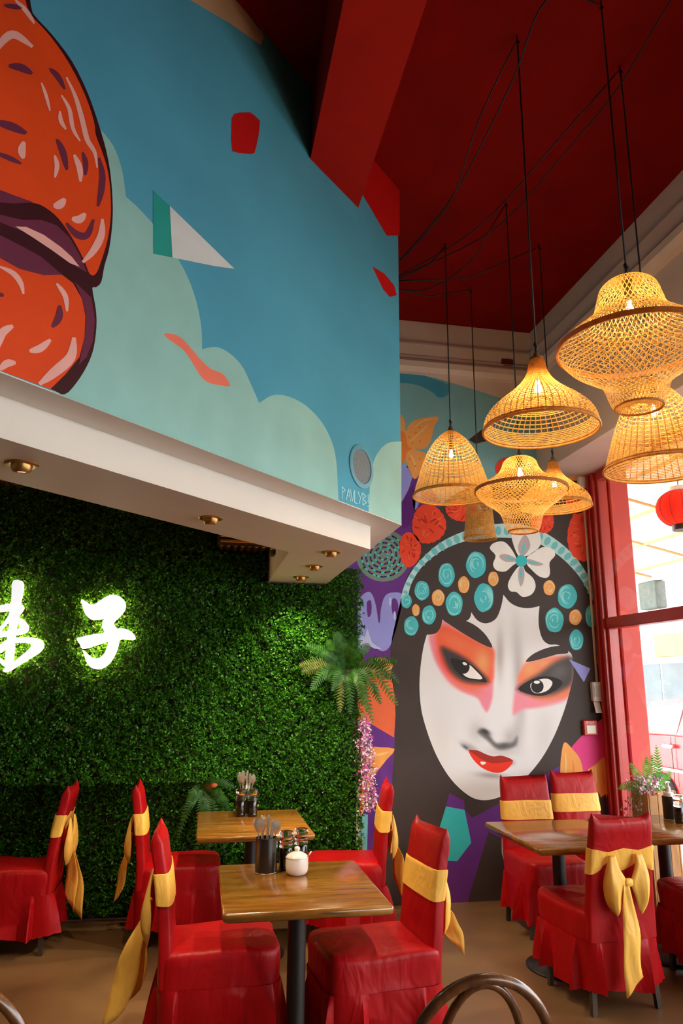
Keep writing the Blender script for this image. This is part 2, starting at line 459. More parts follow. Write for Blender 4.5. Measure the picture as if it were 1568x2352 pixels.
def stroke(pts, w, closed=False):
    """tapered brush stroke outline along a px polyline"""
    P = catmull(pts, False, 4); T = np.gradient(P, axis=0); T /= np.linalg.norm(T, axis=1)[:, None] + 1e-9
    Nn = np.stack([-T[:, 1], T[:, 0]], 1)
    s = np.linspace(0, 1, len(P)); ww = w * 0.5 * np.sin(np.clip(s, 0.06, 0.94) * math.pi) ** 0.6
    return list(map(tuple, P + Nn * ww[:, None])) + list(map(tuple, (P - Nn * ww[:, None])[::-1]))

C_purple = paint(92, 44, 122); C_black = paint(66, 56, 54, 1.1); C_teal = paint(52, 172, 178)
C_band = paint(168, 206, 206); C_ov = paint(104, 178, 184); C_rose = paint(70, 176, 184); C_rose2 = paint(132, 208, 208)
C_orose = paint(246, 156, 92); C_orose2 = paint(252, 196, 140); C_red = paint(222, 66, 40); C_red2 = paint(240, 92, 62)
C_sky = paint(112, 160, 166); C_swoosh = paint(58, 134, 164); C_lav = paint(138, 140, 206); C_lav2 = paint(176, 182, 226)
C_ball = paint(104, 124, 108); C_dp = paint(84, 32, 104); C_or = paint(242, 148, 78); C_or2 = paint(226, 118, 54); C_coral = paint(250, 102, 62)
C_lor = paint(250, 176, 112); C_mag = paint(206, 60, 126); C_pet = paint(206, 198, 196); C_petg = paint(168, 160, 160); C_white = paint(222, 216, 212)
C_low = paint(112, 176, 180)

shape('painted_sky', [(880, 850), (925, 856), (1000, 868), (1060, 886), (1130, 908), (1200, 932), (1260, 965), (1358, 1100), (1372, 1260), (880, 1260)], 0, C_sky, smooth=0)
shape('painted_swoosh', z3([(20, 362), (100, 366), (170, 380), (240, 405), (304, 432), (308, 470), (290, 494), (250, 500), (215, 470), (150, 438), (80, 422), (20, 418)]), 1, C_swoosh, smooth=3)
shape('painted_purple_ground', [(700, 1130), (890, 1100), (950, 1060), (1010, 1150), (1010, 2085), (690, 2110)], 1, C_purple, smooth=0)
shape('painted_magenta_ground', z5([(1240, 1250), (1500, 1230), (1530, 2300), (1000, 2330), (1100, 1650)]), 1, C_mag, smooth=0)
# black hair and head dress
hair = z5([(190, 2420), (205, 2250), (225, 2050), (238, 1880), (250, 1700), (260, 1560), (268, 1400), (270, 1280), (262, 1180), (248, 1090), (240, 1000), (246, 890), (266, 790), (290, 690), (312, 600), (345, 490), (392, 430), (412, 320), (470, 200), (540, 90), (700, -10), (830, -40), (960, -50), (1300, -40), (1372, 0), (1385, 200), (1410, 640), (1430, 1000), (1468, 1200), (1475, 1302), (1385, 1385), (1290, 1480), (1215, 1600), (1080, 1690), (905, 1800), (880, 2100), (900, 2400)])
shape('painted_hair', hair, 2, C_black, smooth=3)
shape('painted_black_point', z3([(412, 728), (485, 672), (515, 690), (510, 735), (450, 750)]), 3, C_black, smooth=0)
shape('painted_robe', z5([(580, 1755), (665, 1800), (668, 1850), (710, 1897), (905, 1795), (1085, 1680), (1222, 1592), (1226, 1720), (1490, 1720), (1500, 2010), (920, 2034), (805, 1977), (690, 2360), (690, 2400), (470, 2410), (495, 2150), (545, 1880)]), 3, C_purple, smooth=0)
shape('painted_teal_panel', z5([(560, 1832), (667, 1852), (705, 2040), (625, 2146), (505, 2140), (512, 1990)]), 4, C_teal, smooth=0)
# head band
bo = catmull(z5([(300, 640), (322, 560), (370, 470), (440, 390), (530, 315), (640, 260), (760, 225), (870, 207), (990, 212), (1100, 245), (1200, 305), (1290, 385), (1360, 480), (1412, 590)]), False, 5)
bi = catmull(z5([(342, 630), (360, 555), (410, 470), (480, 402), (570, 345), (680, 306), (800, 290), (900, 288), (1010, 298), (1110, 330), (1210, 392), (1290, 468), (1350, 548), (1412, 665)]), False, 5)
shape('painted_headband', list(map(tuple, bo)) + list(map(tuple, bi[::-1])), 3, C_band, smooth=0)
mid = (bo + bi) / 2
seg = np.concatenate([[0], np.cumsum(np.linalg.norm(np.diff(mid, axis=0), axis=1))])
for i, t in enumerate(np.arange(14, seg[-1] - 6, 19.5)):
    x = np.interp(t, seg, mid[:, 0]); y = np.interp(t, seg, mid[:, 1]); j = int(np.searchsorted(seg, t)); tv = mid[min(j + 1, len(mid) - 1)] - mid[max(j - 1, 0)]
    g = min(1.0, 0.45 + t / 260)
    shape('painted_jewel', ell(x, y, 6.2 * g + 0.6, 9.6 * g + 0.8, 14, rot=math.atan2(tv[1], tv[0])), 4, C_ov, smooth=0)
def rose(cx, cy, rx, ry, c1, c2, seed, L=5):
    rr = random.Random(seed)
    s = 2.5017
    x, y, a, b = 800 + cx / s, 1120 + cy / s, rx / s, ry / s
    o = shape('painted_rose', ell(x, y, a, b, 30, 0.022, 5, rr.random() * 6), L, c1, smooth=2)
    for k in range(6):
        q = 0.2 + 0.13 * k; st = rr.random() * 6.3; ln = 1.5 + rr.random() * 1.6
        ts = np.linspace(st, st + ln, 6)
        shape('petal_stroke', stroke([(x + a * q * math.cos(t), y + b * q * math.sin(t)) for t in ts], max(1.3, 0.13 * a)), L + 1 + 0.2 * k, c2, smooth=0, parent=o)
for i, (cx, cy, rx, ry) in enumerate([(733, 443, 58, 75), (563, 502, 46, 70), (422, 592, 43, 55), (333, 653, 30, 40), (462, 732, 40, 55), (607, 668, 48, 70), (778, 632, 56, 82), (360, 795, 42, 55), (1257, 625, 55, 70), (1183, 762, 53, 70), (1309, 875, 40, 60), (1395, 737, 34, 65)]):
    rose(cx, cy, rx, ry, C_rose, C_rose2, i)
for i, (cx, cy, rx, ry) in enumerate([(662, 558, 33, 48), (515, 633, 37, 47), (387, 704, 22, 35), (832, 524, 30, 42), (1153, 575, 34, 43), (1303, 745, 36, 45)]):
    rose(cx, cy, rx, ry, C_orose, C_orose2, 40 + i)
# white blossom
cx, cy = 993, 421
for pts, gr in (([(975, 390), (945, 320), (938, 268), (975, 245), (1020, 262), (1060, 245), (1100, 268), (1102, 330), (1060, 375), (1012, 395)], [(985, 385), (975, 330), (1015, 270), (1045, 330), (1015, 385)]),
                ([(962, 400), (930, 345), (890, 310), (835, 318), (812, 350), (845, 390), (830, 440), (850, 475), (900, 482), (940, 450), (965, 430)], [(960, 405), (900, 380), (865, 395), (900, 425), (960, 425)]),
                ([(1025, 400), (1070, 365), (1125, 340), (1175, 355), (1187, 390), (1155, 430), (1158, 490), (1140, 518), (1095, 510), (1050, 470), (1025, 440)], [(1030, 410), (1085, 425), (1120, 440), (1085, 450), (1030, 435)]),
                ([(975, 455), (935, 510), (915, 560), (930, 595), (965, 600), (1000, 628), (1050, 615), (1075, 570), (1060, 520), (1015, 480), (1005, 455)], [(980, 460), (975, 520), (990, 570), (1010, 520), (1005, 460)])):
    shape('painted_petal', z5(pts), 6, C_white, smooth=3)
    shape('painted_petal_shade', z5(gr), 7, C_petg, smooth=3)
    mx_, my_ = np.mean(gr, 0)
    shape('painted_petal_vein', z5(stroke([(cx + (mx_ - cx) * 0.5, cy + (my_ - cy) * 0.5), (cx + (mx_ - cx) * 1.2, cy + (my_ - cy) * 1.2)], 16)), 8, C_ov, smooth=0)
shape('painted_blossom_eye', z5(ell(cx, cy, 33, 34, 24)), 9, C_teal, smooth=0)
# red carnations
def carn(x, y, rx, ry, seed, L=5):
    rr = random.Random(seed)
    t = np.linspace(0, 2 * math.pi, 72, endpoint=False); k = 1 + 0.045 * np.abs(np.sin(t * 9)) + 0.04 * np.sin(3 * t + seed)
    o = shape('painted_carnation', list(zip(x + rx * k * np.cos(t), y + ry * k * np.sin(t))), L, C_red, smooth=0)
    for i in range(22):
        q = rr.uniform(0.1, 0.62); st = rr.random() * 6.3
        ax = x + rx * q * math.cos(st); ay = y + ry * q * math.sin(st); d = st + rr.uniform(-1.2, 1.2); l = rx * 0.42
        p = [(ax, ay), (ax + l * math.cos(d) * 0.5 + rr.uniform(-1.5, 1.5), ay + l * math.sin(d) * 0.5 + rr.uniform(-1.5, 1.5)), (ax + l * math.cos(d), ay + l * math.sin(d))]
        shape('petal_stroke', stroke(p, rx * 0.10), L + 1 + 0.2 * i, C_red2 if i % 2 else paint(184, 40, 24), smooth=0, parent=o)
carn(984, 1204, 38, 44, 1); carn(941, 1262, 24, 39, 2); carn(1062, 1172, 38, 24, 3); carn(1165, 1078, 26, 28, 4)
carn(1246, 1196, 26, 28, 5); carn(1340, 1228, 36, 62, 6); carn(1325, 1150, 26, 30, 7)
shape('painted_orange_patch', [(1302, 1095), (1350, 1094), (1356, 1135), (1320, 1140)], 2, C_or, smooth=0)
# lily, leaves, ball, drips down the left edge of the mural
lil = shape('painted_lily', z3([(0, 600), (45, 590), (68, 625), (74, 680), (90, 650), (125, 622), (180, 608), (252, 605), (228, 655), (210, 730), (178, 775), (110, 778), (182, 800), (178, 850), (152, 905), (122, 940), (92, 895), (75, 840), (45, 860), (0, 880)]), 2, C_or, smooth=3)
shape('lily_throat', z3([(20, 690), (68, 690), (85, 760), (110, 776), (80, 795), (66, 850), (20, 850)]), 3, C_or2, smooth=3, parent=lil)
for p in (([(95, 740), (150, 690), (200, 640)]), ([(95, 800), (120, 850), (130, 900)]), ([(120, 660), (170, 625), (225, 615)])):
    shape('lily_line', z3(stroke(p, 9)), 3, C_lor, smooth=0, parent=lil)
for x, y in ((92, 714), (148, 662), (128, 690), (110, 745), (150, 735), (95, 830), (150, 830), (125, 870)):
    shape('lily_spot', z3(ell(x, y, 6, 6, 10)), 4, C_or2, smooth=0, parent=lil)
shape('painted_leaf', z3([(30, 870), (62, 860), (110, 930), (60, 1050), (30, 1060)]), 2, C_lav, smooth=2)
shape('painted_leaf', z3([(60, 1060), (120, 970), (125, 1090), (100, 1180), (55, 1200)]), 3, paint(86, 30, 112), smooth=2)
shape('painted_leaf', z3([(112, 1010), (150, 985), (150, 1060), (118, 1110)]), 3, C_lav, smooth=2)
ball = shape('painted_ball', ell(880, 1276, 62, 60, 36), 3, C_ball, smooth=0)
for ring in range(1, 6):
    n = 4 + ring * 5
    for i in range(n):
        t = 6.283 * i / n + ring * 0.4; r = 9.8 * ring
        p = [(880 + r * math.cos(t + dd) * 1.02, 1276 + (r + 1.5 * dd) * math.sin(t + dd)) for dd in (-0.9 / (ring + 1), 0, 0.9 / (ring + 1))]
        shape('ball_dash', stroke(p, 4.5), 4, C_dp if i % 2 else C_rose, smooth=0, parent=ball)
dr = shape('painted_drips', z5([(30, 700), (60, 640), (105, 600), (135, 612), (158, 680), (172, 770), (180, 770), (188, 690), (212, 620), (262, 602), (312, 622), (290, 750), (262, 850), (232, 920), (190, 940), (130, 905), (80, 940), (30, 980)]), 2, C_lav, smooth=3)
shape('drip_shade', z5([(105, 660), (130, 650), (132, 720), (112, 745)]), 3, C_purple, smooth=2, parent=dr)
shape('drip_shade', z5([(245, 650), (275, 640), (288, 700), (262, 760)]), 3, C_purple, smooth=2, parent=dr)
shape('drip_light', z5([(50, 920), (75, 850), (95, 860), (110, 810), (135, 890), (190, 925), (150, 925), (100, 905), (60, 950)]), 3, C_lav2, smooth=2, parent=dr)
for x, y in ((68, 765), (240, 655), (265, 735)):
    shape('drip_light', z5(ell(x, y, 8, 25, 10)), 4, C_lav2, smooth=0, parent=dr)
shape('painted_coral_block', z5([(30, 1030), (246, 1040), (264, 1180), (270, 1300), (262, 1436), (120, 1352), (30, 1330)]), 2, C_coral, smooth=0)
shape('painted_orange_cap', z5([(110, 1055), (140, 990), (190, 976), (242, 1000), (246, 1046), (100, 1062)]), 3, C_or, smooth=2)
st = shape('painted_star_flower', z5([(20, 1540), (110, 1492), (180, 1492), (268, 1502), (222, 1560), (170, 1625), (140, 1665), (128, 1700), (112, 1790), (70, 1900), (30, 1960), (20, 1800)]), 2, C_or, smooth=2)
shape('star_light', z5(stroke([(110, 1530), (170, 1535), (230, 1520)], 16)), 3, C_lor, smooth=0, parent=st)
shape('star_light', z5(stroke([(60, 1720), (75, 1790), (60, 1860)], 12)), 3, C_or2, smooth=0, parent=st)
shape('painted_teal_foot', z5([(20, 1990), (75, 1870), (112, 1880), (105, 2160), (20, 2160)]), 3, C_low, smooth=0)
for pts in ([(1240, 1463), (1285, 1500), (1330, 1560), (1348, 1640), (1340, 1720), (1225, 1720), (1217, 1620), (1222, 1540)], [(1480, 1550), (1420, 1590), (1370, 1640), (1440, 1760), (1470, 1800), (1500, 1700)]):
    o = shape('painted_flame_petal', z5(pts), 4, C_or, smooth=3)
    mx_, my_ = np.mean(pts, 0)
    shape('petal_light', z5(stroke([(mx_ - 30, my_ - 70), (mx_ - 25, my_), (mx_ - 30, my_ + 50)], 12)), 5, C_lor, smooth=0, parent=o)
    shape('petal_line', z5(stroke([(mx_ + 10, my_ - 30), (mx_ + 18, my_ + 20), (mx_ + 14, my_ + 60)], 8)), 5, C_or2, smooth=0, parent=o)
shape('painted_black_petal', z5([(1440, 1790), (1478, 1760), (1485, 1900), (1450, 1870)]), 5, C_black, smooth=0)

# the painted face: outline fan with airbrushed colour per vertex
outline = [(450, 845), (430, 920), (415, 1020), (408, 1120), (410, 1200), (421, 1290), (445, 1380), (476, 1470), (516, 1560), (570, 1650), (630, 1720), (700, 1775), (760, 1795), (830, 1790), (900, 1762), (975, 1706), (1050, 1632), (1120, 1540), (1180, 1430), (1225, 1320), (1255, 1230), (1276, 1150), (1292, 1080), (1288, 1000), (1275, 950), (1205, 905), (1150, 900), (1112, 865), (1092, 780), (1097, 680)]
scal1 = [(1097, 680), (1045, 692), (985, 688), (930, 662), (890, 615)]
scal2 = [(890, 615), (875, 690), (845, 755), (790, 780), (740, 762), (705, 715)]
scal3 = [(705, 715), (700, 742), (675, 765), (610, 745), (540, 748)]
scal4 = [(540, 748), (530, 800), (500, 838), (450, 845)]
bd = np.concatenate([catmull(outline, False, 5)[:-1], catmull(scal1, False, 5)[:-1], catmull(scal2, False, 5)[:-1], catmull(scal3, False, 4)[:-1], catmull(scal4, False, 4)[:-1]])
def sdist(P, poly):
    poly = np.asarray(poly, float); A = poly; B = np.roll(poly, -1, 0)
    d2 = np.full(len(P), 1e18); ins = np.zeros(len(P), bool)
    for a, b in zip(A, B):
        ab = b - a; t = np.clip(((P - a) @ ab) / (ab @ ab + 1e-9), 0, 1)
        q = P - (a + t[:, None] * ab); d2 = np.minimum(d2, (q * q).sum(1))
        cond = (a[1] > P[:, 1]) != (b[1] > P[:, 1])
        xx = (b[0] - a[0]) * (P[:, 1] - a[1]) / (b[1] - a[1] + 1e-12) + a[0]
        ins ^= cond & (P[:, 0] < xx)
    d = np.sqrt(d2)
    return np.where(ins, d, -d)
def airbrush(P):
    c = np.tile(np.array([212, 211, 213], float), (len(P), 1))
    def soft(poly, col, w, op=1.0, sm=3):
        pl = catmull(poly, True, sm) if sm else poly
        a = np.clip((sdist(P, pl) + w) / (2 * w), 0, 1); a = a * a * (3 - 2 * a) * op
        c[:] = c * (1 - a[:, None]) + np.array(col, float) * a[:, None]
    def blob(x, y, rx, ry, col, op, rot=0.0):
        dx, dy = P[:, 0] - x, P[:, 1] - y
        u = (dx * math.cos(rot) + dy * math.sin(rot)) / rx; v = (-dx * math.sin(rot) + dy * math.cos(rot)) / ry
        a = np.exp(-(u * u + v * v)) * op
        c[:] = c * (1 - a[:, None]) + np.array(col, float) * a[:, None]
    # modelling greys painted by the artist
    blob(520, 1450, 80, 190, (196, 190, 188), 0.5); blob(1130, 1420, 70, 160, (186, 182, 182), 0.6)
    blob(860, 1730, 110, 40, (196, 192, 190), 0.6); blob(980, 1110, 30, 260, (150, 146, 146), 0.75, -0.05)
    blob(735, 1400, 45, 60, (176, 172, 170), 0.6); blob(970, 1400, 28, 90, (170, 166, 166), 0.6)
    blob(870, 960, 22, 130, (150, 142, 140), 0.65); blob(700, 1490, 50, 16, (120, 116, 116), 0.5, 0.5)
    blob(880, 1520, 90, 30, (170, 166, 166), 0.5)
    # left eye make-up
    soft([(462, 850), (500, 838), (535, 770), (545, 748), (620, 800), (720, 860), (828, 916), (836, 1010), (832, 1120), (826, 1210), (798, 1288), (770, 1262), (738, 1208), (650, 1172), (570, 1110), (515, 1030), (482, 950)], (232, 128, 148), 12)
    soft([(500, 850), (540, 790), (620, 820), (720, 870), (826, 925), (832, 1010), (820, 1120), (740, 1150), (640, 1130), (565, 1060), (525, 980)], (220, 84, 52), 18)
    blob(640, 900, 120, 45, (214, 110, 70), 0.8, 0.5); blob(770, 1000, 50, 80, (228, 156, 96), 0.85)
    blob(560, 1010, 30, 90, (214, 64, 46), 0.8, -0.5); blob(690, 1150, 90, 25, (226, 104, 66), 0.7, 0.35)
    soft([(530, 915), (590, 935), (680, 985), (750, 1045), (805, 1115), (720, 1125), (650, 1110), (590, 1060), (555, 1000)], (52, 44, 44), 20)
    # right eye make-up
    soft([(955, 1180), (985, 1060), (1020, 1005), (1110, 980), (1215, 965), (1290, 1000), (1285, 1120), (1270, 1200), (1200, 1240), (1090, 1265), (1000, 1275), (945, 1305)], (228, 132, 146), 14)
    soft([(975, 1120), (1000, 1040), (1060, 1000), (1200, 970), (1280, 990), (1270, 1180), (1180, 1220), (1070, 1215)], (226, 120, 82), 16)
    blob(1040, 1040, 40, 40, (232, 150, 96), 0.85); blob(1120, 1010, 60, 25, (226, 150, 104), 0.7)
    soft([(970, 1158), (1030, 1105), (1100, 1065), (1190, 1000), (1285, 975), (1290, 1110), (1230, 1165), (1150, 1195), (1060, 1195)], (62, 56, 56), 24)
    blob(1210, 1060, 60, 45, (96, 92, 92), 0.7, -0.5)
    # nose and mouth shading
    soft([(745, 1398), (780, 1388), (810, 1420), (850, 1470), (930, 1470), (968, 1430), (962, 1480), (900, 1505), (850, 1500), (800, 1455), (750, 1415)], (78, 74, 74), 14, 0.85)
    blob(785, 1402, 30, 14, (44, 40, 40), 0.9, 0.4); blob(905, 1478, 45, 16, (60, 56, 56), 0.8)
    blob(930, 1440, 40, 60, (140, 136, 136), 0.5)
    blob(672, 1492, 26, 10, (60, 54, 54), 0.8, 0.6); blob(820, 1655, 80, 16, (120, 112, 112), 0.6, 0.1); blob(935, 1580, 20, 16, (110, 100, 100), 0.5)
    return c
cen = np.array([800.0, 1250.0])
NR = 150
tt = np.linspace(0, 1, NR) ** 0.9
ob = []
for a_, b_ in zip(bd, np.roll(bd, -1, 0)):
    n = max(1, int(np.linalg.norm(b_ - a_) / 9))
    for i in range(n): ob.append(a_ + (b_ - a_) * i / n)
ob = np.array(ob)
P = np.concatenate([cen + (ob - cen) * t for t in tt[1:]])
P = np.concatenate([[cen], P])
colr = lin(airbrush(P)) * 1.3
V = np.array([back_pt(800 + x / 2.5017, 1120 + y / 2.5017, 5) for x, y in P])
m_ = len(ob); fs = [(0, 1 + (j + 1) % m_, 1 + j) for j in range(m_)]
for i in range(NR - 2):
    for j in range(m_):
        k = (j + 1) % m_
        fs.append((1 + i * m_ + j, 1 + i * m_ + k, 1 + (i + 1) * m_ + k, 1 + (i + 1) * m_ + j))
me = bpy.data.meshes.new('painted_face'); me.from_pydata(V.tolist(), [], fs)
ca = me.color_attributes.new('paint', 'FLOAT_COLOR', 'POINT')
ca.data.foreach_set('color', np.concatenate([np.clip(colr, 0, 0.9), np.ones((len(P), 1))], 1).ravel())
fm = bpy.data.materials.new('airbrushed_face'); fm.use_nodes = True
at = fm.node_tree.nodes.new('ShaderNodeVertexColor'); at.layer_name = 'paint'
fb = fm.node_tree.nodes['Principled BSDF']; fb.inputs['Roughness'].default_value = 0.55; fb.inputs['Specular IOR Level'].default_value = 0.3
fm.node_tree.links.new(at.outputs[0], fb.inputs['Base Color'])
me.materials.append(fm)
face = bpy.data.objects.new('painted_face', me); COL.objects.link(face); face.parent = wall_back
C_ink = paint(40, 34, 34, 1.0)
shape('painted_eyebrow', z5([(532, 748), (600, 738), (675, 765), (740, 800), (795, 855), (826, 918), (770, 900), (690, 856), (610, 806)]), 6, C_black, smooth=3)
shape('painted_eyebrow', z5([(1018, 1000), (1055, 960), (1115, 930), (1180, 912), (1240, 912), (1262, 950), (1200, 958), (1130, 978), (1070, 994)]), 6, C_black, smooth=3)
C_sclera = paint(214, 208, 206)
shape('painted_eye', z5([(585, 985), (625, 985), (690, 1010), (740, 1045), (795, 1115), (730, 1108), (670, 1095), (615, 1050)]), 6, C_ink, smooth=3)
shape('painted_eye_white', z5([(640, 1000), (690, 1015), (730, 1050), (770, 1098), (715, 1098), (668, 1082), (640, 1040)]), 7, C_sclera, smooth=3)
shape('painted_iris', z5(ell(662, 1030, 34, 40, 20)), 8, C_ink, smooth=0)
shape('painted_glint', z5(ell(668, 1012, 14, 8, 12, rot=0.4)), 9, C_white, smooth=0)
shape('painted_eye', z5([(975, 1158), (1040, 1108), (1110, 1085), (1180, 1090), (1230, 1120), (1190, 1165), (1120, 1195), (1050, 1190)]), 6, C_ink, smooth=3)
shape('painted_eye_white', z5([(1045, 1130), (1090, 1105), (1140, 1098), (1172, 1120), (1150, 1160), (1105, 1180), (1060, 1175)]), 7, C_sclera, smooth=3)
shape('painted_iris', z5(ell(1085, 1142, 36, 38, 20)), 8, C_ink, smooth=0)
shape('painted_glint', z5(ell(1082, 1118, 18, 9, 12)), 9, C_white, smooth=0)
lp = shape('painted_lips', z5([(690, 1508), (740, 1512), (790, 1535), (835, 1545), (880, 1540), (945, 1568), (915, 1615), (870, 1638), (815, 1632), (760, 1605), (715, 1560)]), 6, paint(214, 48, 26), smooth=3)
shape('upper_lip', z5([(690, 1508), (740, 1510), (790, 1532), (835, 1545), (880, 1540), (945, 1568), (880, 1580), (820, 1582), (760, 1558), (720, 1530)]), 7, paint(150, 40, 30), smooth=3, parent=lp)
shape('lip_glint', z5([(758, 1575), (790, 1578), (782, 1590), (765, 1592)]), 8, C_white, smooth=2, parent=lp)
shape('painted_triangle', z5([(1265, 986), (1390, 1040), (1352, 1118)]), 7, C_lav, smooth=0)

# ---------------- bulkhead mural
d = 'd'
K = 1.2
B_cloud = paint(142, 190, 184, K); B_dark = paint(58, 16, 24, K); B_or = paint(222, 72, 24, K); B_pur = paint(104, 42, 66, K); B_pink = paint(234, 168, 160, K)
B_red = paint(186, 22, 20, K); B_teal = paint(38, 150, 140, K); B_wh = paint(206, 212, 212, K); B_cor = paint(252, 120, 98, K)
arcs = [[(225, 290), (260, 335), (280, 390), (289, 452)], [(289, 452), (320, 480), (360, 525), (400, 580), (430, 635), (450, 690), (462, 750), (464, 802)], [(464, 802), (495, 797), (525, 810), (555, 840), (575, 880), (595, 926)], [(595, 926), (625, 908), (660, 910), (700, 930), (735, 965), (760, 1010), (772, 1060), (777, 1151)]]
cl = [tuple(q) for a_ in arcs for q in catmull(a_, False, 5)[:-1]] + [(777, 1151), (120, 900), (60, 700), (120, 400)]
shape('painted_cloud', cl, 0, B_cloud, d, smooth=0)
shape('painted_cloud', [tuple(q) for q in catmull([(921.5, 1014), (892, 1017), (870, 1036), (856, 1066), (850, 1105), (846, 1176)], False, 5)] + [(921.5, 1204.5)], 0, B_cloud, d, smooth=0)
shape('painted_wing', z1([(-300, -60), (95, -40), (150, 60), (240, 160), (330, 280), (400, 420), (450, 560), (490, 700), (510, 820), (518, 950), (514, 1050), (500, 1150), (480, 1220), (465, 1295), (440, 1320), (424, 1326), (440, 1420), (443, 1500), (430, 1600), (400, 1680), (350, 1760), (296, 1812), (232, 1787), (0, 1702), (-200, 1628)]), 1, B_dark, d, smooth=3)
shape('wing_orange', z1([(-300, -60), (70, -40), (135, 60), (230, 165), (320, 295), (392, 440), (432, 560), (440, 620), (470, 700), (496, 790), (508, 900), (508, 1000), (494, 1100), (468, 1190), (440, 1258), (412, 1258), (390, 1205), (350, 1125), (300, 1045), (250, 985), (180, 938), (100, 925), (0, 885), (-300, 820)]), 2, B_or, d, smooth=3)
shape('wing_orange', z1([(-200, 1150), (0, 1185), (90, 1235), (200, 1264), (285, 1262), (335, 1300), (375, 1370), (392, 1450), (388, 1550), (365, 1640), (300, 1720), (232, 1787), (0, 1702), (-200, 1628)]), 2, B_or, d, smooth=0)
shape('wing_purple', z1([(-200, 850), (0, 872), (60, 895), (155, 930), (60, 935), (0, 930), (-200, 900)]), 3, B_pur, d, smooth=0)
shape('wing_purple', z1([(-200, 970), (0, 985), (100, 1010), (190, 1010), (260, 1035), (320, 1090), (370, 1180), (400, 1252), (330, 1215), (230, 1140), (120, 1070), (0, 1020)]), 3, B_pur, d, smooth=0)
shape('wing_purple', z1([(-200, 1050), (0, 1080), (100, 1130), (190, 1180), (285, 1262), (200, 1264), (90, 1235), (0, 1185), (-200, 1150)]), 3, B_pur, d, smooth=0)
shape('wing_purple', z1([(340, 1290), (420, 1368), (436, 1470), (428, 1560), (398, 1640), (362, 1676), (388, 1550), (394, 1450), (376, 1370)]), 3, B_pur, d, smooth=0)
shape('wing_pink', z1([(70, 1040), (120, 1042), (200, 1078), (280, 1135), (330, 1180), (366, 1226), (320, 1208), (240, 1150), (150, 1090)]), 4, B_pink, d, smooth=0)
for p, w in (([(-30, 250), (20, 180), (70, 160), (150, 215)], 40), ([(190, 380), (212, 440), (230, 510)], 16), ([(305, 355), (345, 440), (375, 540), (400, 640), (435, 700), (446, 770)], 24), ([(282, 437), (318, 500), (335, 590), (368, 648)], 20), ([(275, 510), (280, 555), (303, 594)], 20),
             ([(110, 650), (100, 690), (108, 728)], 36), ([(250, 712), (262, 760), (252, 815)], 22), ([(340, 710), (365, 770), (370, 835)], 28), ([(245, 945), (275, 940), (298, 912)], 40), ([(330, 1003), (365, 1008), (392, 980)], 38), ([(470, 1005), (465, 1080), (430, 1150), (380, 1205)], 36),
             ([(0, 1225), (60, 1255), (95, 1300), (108, 1350)], 26), ([(260, 1302), (300, 1360), (308, 1430)], 24), ([(135, 1612), (185, 1600), (232, 1560)], 36), ([(-10, 1600), (10, 1530), (60, 1497)], 40), ([(340, 1550), (325, 1640), (250, 1710), (180, 1765)], 50), ([(0, 1700), (30, 1670), (72, 1667)], 36), ([(70, 0), (120, 50), (158, 108)], 22)):
    shape('wing_highlight', z1(stroke(p, w)), 4, B_pink, d, smooth=0)
for p, w in (([(40, 302), (95, 310), (148, 338)], 36), ([(228, 315), (265, 350), (298, 410)], 26), ([(-20, 560), (50, 580), (122, 612)], 40), ([(-20, 700), (40, 725), (98, 752)], 24), ([(262, 640), (290, 700), (308, 780)], 30), ([(380, 700), (394, 750), (392, 805)], 24), ([(455, 725), (470, 800), (465, 880), (450, 948)], 30), ([(305, 1025), (350, 1075), (400, 1080), (430, 1008)], 34), ([(240, 1503), (270, 1460), (275, 1403)], 34), ([(-10, 1350), (18, 1358)], 20), ([(20, 25), (60, 30), (100, 38)], 24)):
    shape('wing_dash', z1(stroke(p, w)), 4, B_pur, d, smooth=0)
shape('painted_red_patch', z1([(1064, 545), (1075, 524), (1100, 517), (1148, 516), (1170, 530), (1195, 555), (1188, 620), (1178, 670), (1168, 703), (1150, 708), (1095, 702), (1068, 695), (1062, 640)]), 1, B_red, d, smooth=0)
shape('painted_flag_green', z1([(703, 875), (780, 946), (792, 1183), (703, 1165)]), 1, B_teal, d, smooth=0)
shape('painted_flag_white', z1([(780, 946), (1077, 1235), (985, 1222), (792, 1183)]), 1, B_wh, d, smooth=0)
shape('painted_squiggle', z1([(752, 1535), (790, 1533), (830, 1550), (870, 1590), (920, 1650), (970, 1695), (1020, 1715), (1045, 1745), (1056, 1775), (1000, 1768), (950, 1755), (915, 1720), (880, 1660), (840, 1605), (790, 1570)]), 1, B_cor, d, smooth=2)
shape('painted_red_shard', [(855, 612), (882, 628), (905, 655), (911, 678), (895, 682), (880, 665), (868, 640)], 1, B_red, d, smooth=0)
shape('painted_red_corner', [(850, 352), (918, 428), (917.5, 541), (888, 541), (830, 443)], 1, B_red, d, smooth=0)
shape('painted_beige_strip', [(437, 0), (380, -50), (500, -60), (548, 0), (606, 85), (598, 103), (530, 55)], 1, paint(196, 160, 124, K), d, smooth=0)
